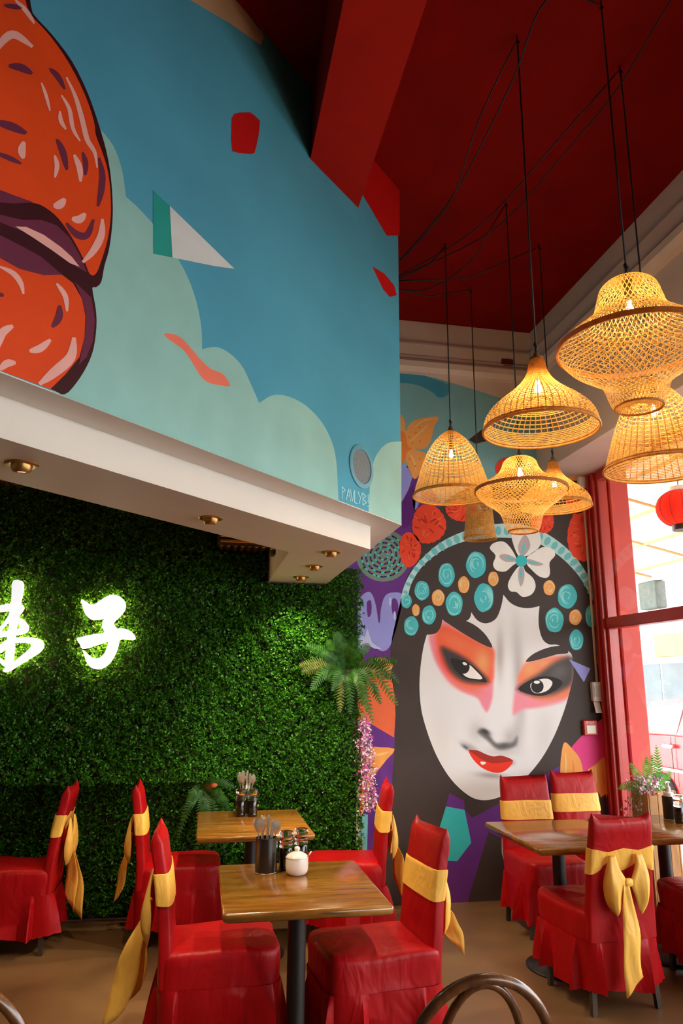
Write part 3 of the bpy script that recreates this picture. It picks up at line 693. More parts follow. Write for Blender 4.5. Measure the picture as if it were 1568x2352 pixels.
# painter's signature in thin brush lines
C_sig = paint(160, 214, 222, K)
def sig(segs):
    for p in segs:
        P_ = np.array(p, float); dv = P_[1] - P_[0]; n_ = np.array([-dv[1], dv[0]]) / (np.linalg.norm(dv) + 1e-9) * 0.9
        shape('signature_stroke', [tuple(P_[0] + n_), tuple(P_[1] + n_), tuple(P_[1] - n_), tuple(P_[0] - n_)], 2, C_sig, d, smooth=0)
sx = lambda x, y: (783 + x, 1117 + y + 0.30 * x)
glyph = {'P': [((0, 0), (0, 28)), ((0, 0), (8, 6)), ((8, 6), (0, 14))], 'A': [((0, 28), (5, 0)), ((5, 0), (10, 28)), ((2, 17), (8, 17))], 'V': [((0, 0), (5, 28)), ((5, 28), (9, 0))], 'L': [((0, 0), (0, 28)), ((0, 28), (7, 28))],
         'Y': [((0, 0), (4, 12)), ((9, 0), (2, 28))], 'B': [((0, 0), (0, 28)), ((0, 0), (7, 6)), ((7, 6), (0, 13)), ((0, 13), (8, 20)), ((8, 20), (0, 28))], '!': [((0, 0), (0, 20)), ((0, 25), (0, 28))]}
ox = 2
for ch, adv in (('P', 10), ('A', 9), ('V', 10), ('L', 8), ('Y', 11), ('B', 12), ('!', 3)):
    sig([(sx(ox + a_[0], a_[1]), sx(ox + b_[0], b_[1])) for a_, b_ in glyph[ch]]); ox += adv
# recessed round speaker in the bulkhead face
c0 = on_diag(829, 1072); ax1 = np.array([DDIR[0], DDIR[1], 0]); ax2 = np.array([0, 0, 1.0]); nn = np.array([DN[0], DN[1], 0])
sp = empty('wall_speaker', tuple(c0), label='round grey speaker grille set flush in the painted blue bulkhead', cat='speaker')
def disc_prof(prof, n=40):
    t = np.linspace(0, 2 * math.pi, n, endpoint=False)
    return [np.cos(t)[:, None] * r * ax1 + np.sin(t)[:, None] * r * ax2 + nn * h for r, h in prof]
MB().loft(disc_prof([(0.122, 0.0), (0.122, 0.006), (0.118, 0.008), (0.096, 0.008), (0.094, 0.003)]), True).build('ring', mat('speaker_ring', rgb(92, 165, 190), 0.5, noise=0.04), sp, 40)
MB().loft(disc_prof([(0.094, 0.003), (0.05, 0.005), (0.005, 0.006)]), True, False, True).build('grille', mat('speaker_mesh', rgb(124, 138, 146), 0.7, noise=0.2, nscale=120, bump=0.4, bscale=400), sp, 40)
# ------------------------------------------------------------------ green wall
GX0, GX1 = -3.4, 1.205
gw = empty('living_wall', (GX0, D, 0), label='tall green wall of small artificial leaves behind the white sign', cat='green wall')
M_back = mat('dark_panel', rgb(26, 34, 18), 0.9, noise=0.2)
px0 = 0.475 - GX0
MB().loft([[(x, y, z) for x, z in ((0, 0.02), (GX1 - GX0, 0.02), (GX1 - GX0, ZM - 0.006), (0.942 - GX0, ZM - 0.006), (0.942 - GX0, HB - 0.001), (px0, HB - 0.001), (px0, 3.04), (0, 3.04))] for y in (-0.03, 0)], True, True, True).build('backing_panel', M_back, gw)
MB().box(GX1 - GX0 - 0.012, GX1 - GX0 + 0.014, -0.055, -0.0, 0.02, 0.95).build('edge_strip', mat('white_edge', rgb(222, 205, 190), 0.5, noise=0.05), gw)
def leaf_mesh(name, P, Nrm, size, m, rng, parent, loc):
    """P clump points; 4 bent leaves each, every leaf two triangles folded along the midrib"""
    n = len(P)
    k = 5
    P = np.repeat(P, k, 0); Nrm = np.repeat(Nrm, k, 0); L = np.repeat(size, k) * rng.uniform(0.7, 1.25, n * k)
    dirv = Nrm * rng.uniform(0.15, 1.0, (n * k, 1)) + rng.normal(0, 0.75, (n * k, 3)) + np.array([0, 0, 0.15])
    dirv /= np.linalg.norm(dirv, axis=1)[:, None]
    sidev = np.cross(dirv, rng.normal(0, 1, (n * k, 3))); sidev /= np.linalg.norm(sidev, axis=1)[:, None] + 1e-9
    upv = np.cross(sidev, dirv)
    base = P + rng.normal(0, 0.004, (n * k, 3))
    tip = base + dirv * L[:, None]
    midp = base + dirv * (L * 0.5)[:, None]
    wv = (L * 0.36)[:, None]
    a = midp + sidev * wv + upv * wv * 0.35; b = midp - sidev * wv + upv * wv * 0.35
    V = np.stack([base, a, tip, b], 1).reshape(-1, 3)
    i = np.arange(n * k) * 4
    Fc = np.concatenate([np.stack([i, i + 1, i + 2], 1), np.stack([i, i + 2, i + 3], 1)])
    me = bpy.data.meshes.new(name)
    me.vertices.add(len(V)); me.vertices.foreach_set('co', V.ravel())
    me.loops.add(Fc.size); me.loops.foreach_set('vertex_index', Fc.ravel().astype(np.int32))
    me.polygons.add(len(Fc)); me.polygons.foreach_set('loop_start', (np.arange(len(Fc)) * 3).astype(np.int32))
    me.update(calc_edges=True); me.validate()
    me.materials.append(m)
    o = bpy.data.objects.new(name, me); COL.objects.link(o); o.parent = parent; o.location = loc
    o['kind'] = 'stuff'
    return o
def leaf_material(name, c1, c2, tl_amt=0.35, rough=0.4, nscale=60):
    m = bpy.data.materials.new(name); m.use_nodes = True
    N = m.node_tree.nodes; Lk = m.node_tree.links; b = N['Principled BSDF']
    tc = N.new('ShaderNodeTexCoord'); nz = N.new('ShaderNodeTexNoise'); nz.inputs['Scale'].default_value = nscale; nz.inputs['Detail'].default_value = 3
    Lk.new(tc.outputs['Object'], nz.inputs['Vector'])
    rp = N.new('ShaderNodeValToRGB'); rp.color_ramp.elements[0].position = 0.35; rp.color_ramp.elements[1].position = 0.65
    rp.color_ramp.elements[0].color = c1; rp.color_ramp.elements[1].color = c2
    Lk.new(nz.outputs['Fac'], rp.inputs[0]); Lk.new(rp.outputs[0], b.inputs['Base Color'])
    b.inputs['Roughness'].default_value = rough; b.inputs['Specular IOR Level'].default_value = 0.4
    t = N.new('ShaderNodeBsdfTranslucent'); Lk.new(rp.outputs[0], t.inputs[0])
    mx = N.new('ShaderNodeMixShader'); mx.inputs[0].default_value = tl_amt
    Lk.new(b.outputs[0], mx.inputs[1]); Lk.new(t.outputs[0], mx.inputs[2]); Lk.new(mx.outputs[0], N['Material Output'].inputs[0])
    return m
M_leaf = leaf_material('box_leaf', rgb(30, 88, 14), rgb(92, 164, 44), 0.3, 0.32)
NL = 70000
gx = RNG.uniform(0, GX1 - GX0, NL); gz = RNG.uniform(0.05, 3.02, NL)
wav = lambda x, z: 0.5 + 0.5 * np.sin(x * 5.1 + 1.3 * np.sin(z * 3.7)) * np.sin(z * 6.3 + np.cos(x * 2.9))
dep = 0.05 + 0.03 * wav(gx, gz) + 0.03 * wav(gx * 6, gz * 5) + RNG.uniform(0, 0.028, NL)
upper = (gz > 0.92) | (gx > 0.05 - GX0)
edge = np.exp(-((gz - 0.95) / 0.08) ** 2) * (gx < 0.15 - GX0)
lowx = np.clip((0.30 - GX0 - gx) / 0.35, 0, 1)
dep = np.where(gz > 0.92, dep + 0.02 + 0.085 * lowx + 0.03 * edge, dep * (1 - 0.45 * lowx) + 0.02 * (1 - lowx))
sel = RNG.random(NL) < np.where(upper, 1.0, 0.75)
# no leaves inside the pelmet return, the bulkhead or the vent casing
wx_ = gx + GX0
vq = on_y(562, 1243, 5.3)
sel &= ~((wx_ > 0.455) & (wx_ < 0.955) & (gz > HB - 0.02)) & ~((wx_ > 0.95) & (gz > ZM - 0.025))
sel &= ~((np.abs(wx_ - vq[0]) < 0.215) & (gz > vq[2] - 0.05) & (gz < vq[2] + 0.29))
# right margin bulges round the panel edge
mg = gx > GX1 - GX0 - 0.05
gx = np.where(mg, gx + 0.03 * RNG.random(NL), gx)
Pp = np.stack([gx, -dep, gz], 1)[sel]
leaf_mesh('foliage', Pp, np.tile([0, -1.0, 0], (len(Pp), 1)), RNG.uniform(0.013, 0.024, len(Pp)), M_leaf, RNG, gw, (0, 0, 0))

def arc_pts(p0, d0, length, droop, n=14):
    """curve that starts along d0 and bends down under droop"""
    P = [np.array(p0, float)]; dv = np.array(d0, float); dv /= np.linalg.norm(dv)
    for i in range(n - 1):
        P.append(P[-1] + dv * length / (n - 1))
        dv = dv + np.array([0, 0, -droop / (n - 1)]); dv /= np.linalg.norm(dv)
    return np.array(P)
def frond(P, width, gapk=0.88, n_leaf=22, side_hint=(0, -1, 0)):
    """connected blade with leaflets cut along both sides of the midrib"""
    s = np.linspace(0, 1, len(P)); t = np.linspace(0, 1, n_leaf + 1)
    R = np.stack([np.interp(t, s, P[:, i]) for i in range(3)], 1)
    T = np.gradient(R, axis=0); T /= np.linalg.norm(T, axis=1)[:, None] + 1e-9
    sd = np.cross(T, np.array(side_hint, float)); sd /= np.linalg.norm(sd, axis=1)[:, None] + 1e-9
    nv = np.cross(sd, T)
    v = list(R); f = []
    for i in range(n_leaf):
        tm = (i + 0.5) / n_leaf
        w = width * (math.sin(math.pi * min(1, tm * 0.92 + 0.1)) ** 0.6)
        for sg in (-1, 1):
            e_ = R[i] * (1 - gapk) + R[i + 1] * gapk
            fwd = T[i] * w * 0.55
            tip = R[i] * 0.5 + e_ * 0.5 + sd[i] * sg * w + fwd - nv[i] * 0.15 * w
            a_ = R[i] + (tip - R[i]) * 0.72 - T[i] * 0.06 * w
            b_ = e_ + (tip - e_) * 0.75 + T[i] * 0.06 * w
            k = len(v); v += [a_, tip, b_, e_]
            f.append((i, k, k + 1, k + 2, k + 3) if sg > 0 else (k + 3, k + 2, k + 1, k, i))
        v_mid = len(v)
        k2 = v_mid - 1
        f.append((i, k2, i + 1))
    return MB().add(v, f)
M_fern = [leaf_material('fern_green', rgb(30, 78, 20), rgb(66, 120, 38), 0.3, 0.5, 30), leaf_material('fern_olive', rgb(80, 96, 36), rgb(118, 128, 56), 0.3, 0.5, 30), leaf_material('fern_deep', rgb(36, 78, 34), rgb(64, 116, 52), 0.3, 0.5, 30)]
def frond_to(parent, p0, px, Y, width, m, bend=0.25, name='frond', n_leaf=22):
    """frond from p0 to a tip seen at px on the plane Y, with an upward bow"""
    tip = on_y(px[0], px[1], Y) - np.array(parent.location)
    p0 = np.array(p0); ln = np.linalg.norm(tip - p0)
    midp = (p0 + tip) / 2 + np.array([0, -0.04, bend * ln])
    P_ = catmull([p0, midp, tip], False, 7)
    return frond(P_, width, n_leaf=n_leaf).build(name, m, parent, False, fixn=False)
fc = on_y(795, 1545, D - 0.16)
fern = empty('hanging_fern', tuple(fc), label='bushy green fern fixed to the edge of the leaf wall', cat='fern')
tips = [(700, 1482, 0), (684, 1530, 1), (712, 1588, 0), (735, 1500, 2), (750, 1470, 0), (770, 1450, 2), (815, 1462, 0), (850, 1480, 0), (914, 1520, 0), (902, 1558, 2), (918, 1574, 0), (915, 1625, 1), (876, 1620, 0), (858, 1666, 1), (780, 1640, 1), (805, 1645, 0), (745, 1560, 0), (835, 1610, 1), (690, 1545, 1), (790, 1475, 0), (870, 1600, 2), (828, 1500, 0), (762, 1590, 2), (845, 1640, 0)]
for i, (x, y, k) in enumerate(tips):
    frond_to(fern, RNG.normal(0, 0.012, 3), (x, y), D - 0.2 - 0.14 * RNG.random(), 0.044 + 0.014 * RNG.random(), M_fern[k], 0.28 if y > 1560 else 0.1, n_leaf=26)
MB().lathe([(0.02, -0.05), (0.045, -0.045), (0.055, 0.0), (0.05, 0.02), (0.02, 0.025)], 16).build('moss_core', mat('moss', rgb(48, 46, 24), 0.9, noise=0.4, nscale=40, bump=0.5), fern, True)
# hanging blossom strands
fl0 = on_y(828, 1625, D - 0.13)
flw = empty('hanging_blossom', tuple(fl0), label='trailing pink and white artificial blossom hanging below the fern', cat='flowers')
M_pk = [mat('pink_petal', rgb(214, 96, 176), 0.6, noise=0.2, nscale=30), mat('pale_petal', rgb(240, 190, 226), 0.6, noise=0.1, nscale=30), mat('white_petal', rgb(240, 232, 232), 0.6, noise=0.05)]
M_stem = mat('green_stem', rgb(86, 140, 60), 0.6, noise=0.2)
for si, pts in enumerate(([(820, 1640), (822, 1690), (828, 1740), (830, 1800)], [(836, 1635), (846, 1700), (850, 1770), (856, 1830), (852, 1858)], [(832, 1640), (838, 1720), (842, 1790), (838, 1850)])):
    P_ = catmull([on_y(x, y, D - 0.1 - 0.03 * si) - fl0 for x, y in pts], False, 8)
    st_ = MB().tube(P_, 0.0025, 5).build('strand', M_stem, flw)
    for c in range(3):
        mb = MB()
        for j in range(150):
            q = P_[RNG.integers(3, len(P_))] + RNG.normal(0, 1, 3) * np.array([0.019, 0.016, 0.02])
            e1 = RNG.normal(0, 1, 3); e1 /= np.linalg.norm(e1); e2 = np.cross(e1, RNG.normal(0, 1, 3)); e2 /= np.linalg.norm(e2)
            r = RNG.uniform(0.007, 0.013); e3 = np.cross(e1, e2)
            mb.add([q, q + e1 * r + e3 * r * .4, q + e2 * r + e3 * r * .4, q - e1 * r + e3 * r * .4, q - e2 * r + e3 * r * .4], [(0, 1, 2), (0, 2, 3), (0, 3, 4), (0, 4, 1)])
        o = mb.build('petals', M_pk[c], st_, fixn=False); o['kind'] = 'stuff'
    for j in range(7):
        q = P_[RNG.integers(2, len(P_))]; dv = np.array([RNG.choice([-1, 1]) * 0.7, -0.3, RNG.uniform(-0.6, 0.3)])
        frond(arc_pts(q, dv, 0.05, 0.5, 6), 0.012, n_leaf=5).build('leaf', M_fern[0], st_, fixn=False)
# fern growing at the foot of the leaf wall behind the far table
fc = on_y(468, 1815, D - 0.19)
fern2 = empty('leafy_fern', tuple(fc), label='dark green fern spilling from the leaf wall behind the far table', cat='fern')
for (x, y, k) in [(415, 1890, 2), (428, 1850, 0), (405, 1930, 2), (540, 1812, 2), (520, 1840, 0), (530, 1865, 2), (450, 1965, 2), (480, 1985, 2), (520, 1975, 2), (470, 1930, 2), (500, 1800, 0)]:
    frond_to(fern2, RNG.normal(0, 0.012, 3), (x, y), D - 0.20 - 0.05 * RNG.random(), 0.036, M_fern[k], 0.2)
frond_to(fern2, (0, 0, 0.01), (500, 1803), D - 0.25, 0.02, mat('rust_leaf', rgb(170, 82, 36), 0.6, noise=0.2), 0.1)
# little sprig poking out of the wall
fc = on_y(158, 1672, D - 0.2)
sprig = empty('leaf_sprig', tuple(fc), label='small pale five leaved sprig poking out of the leaf wall', cat='leaf')
for t in (0.3, 1.5, 2.6, 3.9, 5.2):
    frond(arc_pts((0, 0, 0), (math.cos(t), -0.5, math.sin(t)), 0.04, 0.2, 6), 0.011, n_leaf=6).build('leaf', M_fern[1], sprig, fixn=False)
MB().tube([(0, 0.08, 0), (0, 0, 0)], 0.002, 5).build('stem', M_stem, sprig)

# ------------------------------------------------------------------ glowing sign characters
def zs(p): return [(x / 3.92, 1300 + y / 3.92) for x, y in p]
M_signface = emit('sign_face', (0.97, 1.0, 1.0, 1), 0.62)
M_signedge = emit('sign_halo_edge', (1.0, 0.62, 0.26, 1), 18.0)
def sign_char(name, label, polys, holes=()):
    root = empty(name, tuple(on_y(*zs(polys[0])[0], D - 0.2)), label=label, cat='neon sign', group='glowing characters on the leaf wall')
    Y1, Y0 = D - 0.265, D - 0.225
    for poly in polys:
        px = catmull(zs(poly), True, 4)
        fr = [on_y(x, y, Y1) - np.array(root.location) for x, y in px]
        bk = [q + np.array([0, Y0 - Y1, 0]) for q in fr]
        n = len(fr)
        MB().add(fr, [tuple(range(n))]).build('face_plate', M_signface, root)
        MB().loft([[q + np.array([0, 0.002, 0]) for q in fr], bk], True).build('glowing_edge', M_signedge, root)
    for y in (0.0,):
        q = np.mean([on_y(x, yy, Y0) - np.array(root.location) for x, yy in zs(polys[0])], 0)
        MB().tube([q, q + np.array([0, 0.18, 0])], 0.006, 6).build('stand_off', M_dkm, root)
    return root
sign_char('sign_character', 'glowing white curved sign character shaped like a bowed figure with one crossbar',
    [[(730, 300), (770, 318), (832, 348), (900, 310), (965, 270), (1020, 258), (1075, 272), (1115, 310), (1128, 360), (1110, 410), (1070, 455), (1022, 508), (1035, 545), (1050, 562), (1110, 562), (1160, 578), (1198, 610), (1215, 650), (1190, 664), (1130, 658), (1075, 664), (1060, 720), (1035, 790), (990, 865), (930, 915), (870, 928), (815, 912), (780, 870), (758, 810), (742, 756), (780, 790), (820, 822), (865, 832), (915, 812), (950, 760), (970, 682), (900, 700), (820, 725), (740, 744), (715, 700), (688, 652), (760, 632), (850, 612), (935, 598), (918, 550), (922, 500), (938, 472), (880, 480), (820, 478), (775, 445), (748, 390)]])
sign_char('sign_character', 'glowing white many stroked sign character with a tall upright beside the leaf wall edge',
    [[(105, 165), (125, 130), (160, 125), (195, 140), (205, 180), (196, 250), (175, 340), (150, 480), (130, 620), (118, 760), (108, 850), (75, 875), (45, 845), (50, 760), (70, 600), (85, 470), (98, 330), (104, 230)],
     [(-320, 395), (-150, 365), (0, 352), (100, 335), (175, 336), (207, 370), (190, 410), (155, 445), (165, 420), (120, 402), (0, 408), (-150, 430), (-300, 455)],
     [(-60, 600), (0, 545), (60, 470), (100, 400), (130, 405), (110, 460), (60, 510), (20, 555), (-50, 640)],
     [(-400, 620), (-200, 605), (0, 590), (100, 575), (175, 558), (160, 510), (140, 455), (190, 475), (235, 520), (250, 560), (230, 595), (180, 612), (80, 628), (0, 640), (-200, 660), (-390, 685)],
     [(-30, 740), (20, 690), (80, 655), (160, 642), (260, 640), (340, 655), (384, 690), (380, 740), (330, 790), (240, 845), (150, 900), (80, 945), (35, 955), (25, 935), (80, 890), (160, 830), (240, 765), (278, 720), (260, 695), (190, 688), (110, 690), (60, 715), (0, 780)],
     [(-120, 770), (-60, 800), (0, 835), (45, 868), (75, 875), (40, 905), (-20, 860), (-110, 830)],
     [(-820, 330), (-770, 320), (-740, 600), (-720, 790), (-770, 800), (-800, 600)],
     [(-790, 320), (-560, 290), (-500, 330), (-520, 560), (-560, 740), (-610, 720), (-570, 540), (-555, 365), (-780, 385)],
     [(-740, 700), (-560, 670), (-550, 725), (-735, 760)]])

# ------------------------------------------------------------------ downlights in the pelmet
M_brass = mat('brushed_brass', rgb(196, 150, 88), 0.28, metal=0.9, noise=0.12, nscale=20)
M_hot = emit('lamp_face', (1.0, 0.78, 0.5, 1), 14.0)
dl_lab = ['brass eyeball downlight nearest the sign end of the white pelmet', 'brass eyeball downlight alone in the middle of the white pelmet', 'brass eyeball downlight at the pelmet corner', 'brass eyeball downlight between two others on the short pelmet return', 'brass eyeball downlight next to the leaf wall on the pelmet return']
dls = [on_z(*p, HB) for p in [(50, 1066), (484, 1190), (760, 1268), (722, 1300), (691, 1325)]]
for i, q in enumerate(dls):
    t = empty('downlight', tuple(q), label=dl_lab[i], cat='downlight', group='downlights under the pelmet')
    MB().lathe([(0.034, 0.0), (0.034, -0.004), (0.05, -0.007), (0.058, -0.004), (0.06, 0.0)], 28).build('trim_ring', M_brass, t, 50)
    e = MB().lathe([(0.037, 0.004), (0.0365, -0.012), (0.033, -0.024), (0.027, -0.031), (0.024, -0.029)], 24, cap0=False, cap1=False).build('eyeball', M_brass, t, 50)
    e.rotation_euler = (math.radians(10), 0, 0)
    b = MB().lathe([(0.001, -0.027), (0.025, -0.027)], 20, cap0=True, cap1=False).build('lamp_face', M_hot, t)
    b.rotation_euler = (math.radians(10), 0, 0)
    ld = bpy.data.lights.new('downlight_lamp', 'SPOT'); ld.energy = 58; ld.color = (1.0, 0.84, 0.56); ld.spot_size = math.radians(110); ld.spot_blend = 0.8; ld.shadow_soft_size = 0.025
    lo = bpy.data.objects.new('downlight_lamp', ld); COL.objects.link(lo); lo.parent = t; lo.location = (0, 0.012, -0.04); lo.rotation_euler = (math.radians(10), 0, 0)
# vent unit tucked behind the pelmet
vu = on_y(562, 1243, 5.3)
vt = empty('air_vent', (vu[0], D - 0.03, vu[2] - 0.03), label='dark brass louvred vent tucked behind the pelmet above the leaves', cat='vent')
MB().rbox(-0.2, 0.2, -0.34, 0.0, 0.0, 0.3, 0.02).build('casing', M_dkm, vt)
for i in range(7):
    MB().rbox(-0.18, 0.18, -0.352, -0.338, 0.02 + i * 0.038, 0.04 + i * 0.038, 0.003).build('louvre', M_brass, vt)
for i in range(7):
    MB().rbox(-0.18 + i * 0.052, -0.155 + i * 0.052, -0.33, -0.03, -0.008, 0.002, 0.002).build('louvre', M_brass, vt)
sb_ = on_y(632, 1266, 5.1)
so = empty('pelmet_socket', (0.478, sb_[1], sb_[2]), label='small black socket on the inner face of the pelmet return', cat='socket')
MB().rbox(-0.03, 0.004, -0.05, 0.05, -0.035, 0.035, 0.008).build('body', M_dkm, so)
MB().lathe([(0.02, 0), (0.022, 0.006), (0.015, 0.01)], 16, (0, 0, 0)).build('knob', M_brass, so, 40).location = (-0.018, -0.05, 0)
# small fittings on the mural wall
q = on_y(1161, 839, D); vb = empty('ceiling_vent', (q[0], D - 0.03, q[2]), label='small dark red vent cover on the cornice', cat='vent')
MB().rbox(-0.055, 0.055, -0.02, 0.03, -0.04, 0.04, 0.004).build('plate', mat('dark_red_plate', rgb(110, 24, 20), 0.5, noise=0.1), vb)
for i in range(4):
    MB().rbox(-0.045, 0.045, -0.026, -0.018, -0.03 + i * 0.017, -0.02 + i * 0.017, 0.002).build('slat', mat('dark_red_plate', rgb(110, 24, 20)), vb)
q = on_y(1374, 1600, D); cdz = float(q[2])
cd = empty('card_dispenser', (3.238, D, q[2]), label='white wall mounted card reader with a paper slip below it', cat='card reader')
M_plw = mat('white_plastic', rgb(226, 222, 218), 0.4, noise=0.03)
MB().rbox(-0.04, 0.04, -0.05, 0.0, -0.04, 0.12, 0.008).build('body', M_plw, cd)
MB().rbox(-0.032, 0.028, -0.054, -0.048, 0.0, 0.09, 0.002).build('notice', mat('printed_notice', rgb(196, 196, 196), 0.6, noise=0.35, nscale=90, stretch=(1, 1, 6)), cd)
MB().loft([[(x, -0.03 - 0.03 * t, -0.04 - 0.09 * t) for x in (-0.034, 0.02)] for t in np.linspace(0, 1, 6)], False).build('paper_slip', M_plw, cd)
q = on_y(1352, 1672, D); fa = empty('fire_call_point', (q[0], D, q[2]), label='red break glass fire alarm call point on the mural wall', cat='fire alarm')
M_fr = mat('alarm_red', rgb(206, 54, 42), 0.4, noise=0.04)
MB().rbox(-0.062, 0.062, -0.035, 0.0, -0.058, 0.062, 0.006).build('housing', M_fr, fa)
MB().rbox(-0.042, 0.042, -0.039, -0.033, -0.045, 0.024, 0.003).build('glass', mat('pale_glass', rgb(222, 214, 196), 0.15, noise=0.06), fa)
M_sigw = mat('white_letter', rgb(240, 230, 222), 0.5, noise=0.02)
def block_text(txt, h, m, parent, origin, name='letter'):
    segs = {'F': [((0, 0), (0, 1)), ((0, 1), (.55, 1)), ((0, .52), (.45, .52))], 'I': [((.1, 0), (.1, 1))], 'R': [((0, 0), (0, 1)), ((0, 1), (.5, 1)), ((.5, 1), (.5, .5)), ((0, .5), (.5, .5)), ((.2, .5), (.55, 0))], 'E': [((0, 0), (0, 1)), ((0, 1), (.55, 1)), ((0, .5), (.45, .5)), ((0, 0), (.55, 0))]}
    x = 0
    for ch in txt:
        mb = MB()
        for a_, b_ in segs[ch]:
            a_, b_ = np.array(a_) * h, np.array(b_) * h; dv = b_ - a_; dv /= np.linalg.norm(dv); w = np.array([-dv[1], dv[0]]) * h * 0.09; e = dv * h * 0.09
            pts = [a_ - e + w, a_ - e - w, b_ + e - w, b_ + e + w]
            mb.loft([[(origin[0] + x + p[0], origin[1], origin[2] + p[1]) for p in pts], [(origin[0] + x + p[0], origin[1] - 0.001, origin[2] + p[1]) for p in pts]], True, True, True)
        mb.build(name, m, parent)
        x += h * (0.5 if ch == 'I' else 0.95)
block_text('FIRE', 0.022, M_sigw, fa, (-0.035, -0.0351, 0.032))
q = on_y(1354, 1104, D); sn = empty('wall_sensor', (3.245, D, 3.362), label='white sensor box with a cable conduit running down the jamb', cat='sensor')
MB().rbox(-0.035, 0.035, -0.05, 0.0, -0.055, 0.055, 0.008).build('body', M_plw, sn)
MB().lathe([(0.02, 0), (0.02, 0.02), (0.012, 0.03)], 16).build('lens', M_plw, sn, 40).location = (-0.005, -0.05, -0.06)
MB().tube([(0.015, -0.012, -0.05), (0.015, -0.012, -1.0), (0.015, -0.012, cdz + 0.117 - 3.362)], 0.011, 8).build('conduit', mat('cream_conduit', rgb(216, 196, 176), 0.5, noise=0.04), sn, True)
q = on_y(724, 1810, D - 0.04)
MB().tube([(1.229, D - 0.012, 0.98), (1.228, D - 0.012, 0.72), (1.245, D - 0.014, 0.45), (1.262, D - 0.014, 0.02)], 0.004, 6).build('red_cable', mat('red_cable', rgb(206, 70, 62), 0.5, noise=0.03), None, True)
tag(bpy.data.objects['red_cable'], 'thin red cable hanging beside the edge of the leaf wall', 'cable')
# ------------------------------------------------------------------ woven pendant lamps
def rattan(name, c1, c2):
    m = bpy.data.materials.new(name); m.use_nodes = True
    N = m.node_tree.nodes; Lk = m.node_tree.links; b = N['Principled BSDF']
    tc = N.new('ShaderNodeTexCoord'); nz = N.new('ShaderNodeTexNoise'); nz.inputs['Scale'].default_value = 45; nz.inputs['Detail'].default_value = 3
    Lk.new(tc.outputs['Object'], nz.inputs['Vector'])
    rp = N.new('ShaderNodeValToRGB'); rp.color_ramp.elements[0].position = 0.3; rp.color_ramp.elements[1].position = 0.7
    rp.color_ramp.elements[0].color = c1; rp.color_ramp.elements[1].color = c2
    Lk.new(nz.outputs['Fac'], rp.inputs[0]); Lk.new(rp.outputs[0], b.inputs['Base Color']); b.inputs['Roughness'].default_value = 0.5
    t = N.new('ShaderNodeBsdfTranslucent'); Lk.new(rp.outputs[0], t.inputs[0])
    mx = N.new('ShaderNodeMixShader'); mx.inputs[0].default_value = 0.42
    Lk.new(b.outputs[0], mx.inputs[1]); Lk.new(t.outputs[0], mx.inputs[2]); Lk.new(mx.outputs[0], N['Material Output'].inputs[0])
    return m
M_rat = rattan('rattan_strip', rgb(206, 146, 62), rgb(230, 180, 94))
M_rat_dk = rattan('rattan_rib', rgb(170, 104, 36), rgb(196, 130, 56))
M_cord = mat('black_cord', rgb(18, 14, 13), 0.6, noise=0.2)
M_bulb = emit('bulb_glow', (1.0, 0.78, 0.46, 1), 40.0)
M_clip = mat('brown_cap', rgb(96, 70, 44), 0.5, noise=0.2)
CORD_N = [0]
def prof_fn(prof):
    pr_ = catmull(prof, False, 6); s = np.concatenate([[0], np.cumsum(np.linalg.norm(np.diff(pr_, axis=0), axis=1))]); s /= s[-1]
    return lambda t: (np.interp(t, s, pr_[:, 0]), np.interp(t, s, pr_[:, 1])), np.linalg.norm(np.diff(pr_, axis=0), axis=1).sum()
def ring_strip(mb, r, z, w, tilt, seg=64, wob=0.0, k=0, ph=0):
    a = np.linspace(0, 2 * math.pi, seg, endpoint=False)
    rr = r + wob * np.cos(a * k + ph)
    A = np.stack([(rr + w * tilt[0]) * np.cos(a), (rr + w * tilt[0]) * np.sin(a), np.full(seg, z + w * tilt[1])], 1)
    B = np.stack([(rr - w * tilt[0]) * np.cos(a), (rr - w * tilt[0]) * np.sin(a), np.full(seg, z - w * tilt[1])], 1)
    mb.loft([A, B], True)
def rib_strip(mb, fn, t0, t1, a0, a1, w, n=26, off=0.0):
    t = np.linspace(t0, t1, n); r, z = fn(t); a = a0 + (a1 - a0) * (t - t0) / (t1 - t0 + 1e-9)
    C_ = np.stack([(r + off) * np.cos(a), (r + off) * np.sin(a), z], 1)
    T = np.gradient(C_, axis=0); Nn = np.stack([np.cos(a), np.sin(a), np.zeros(n)], 1)
    sd = np.cross(T, Nn); sd /= np.linalg.norm(sd, axis=1)[:, None] + 1e-9
    mb.loft([C_ + sd * w, C_ - sd * w], False)
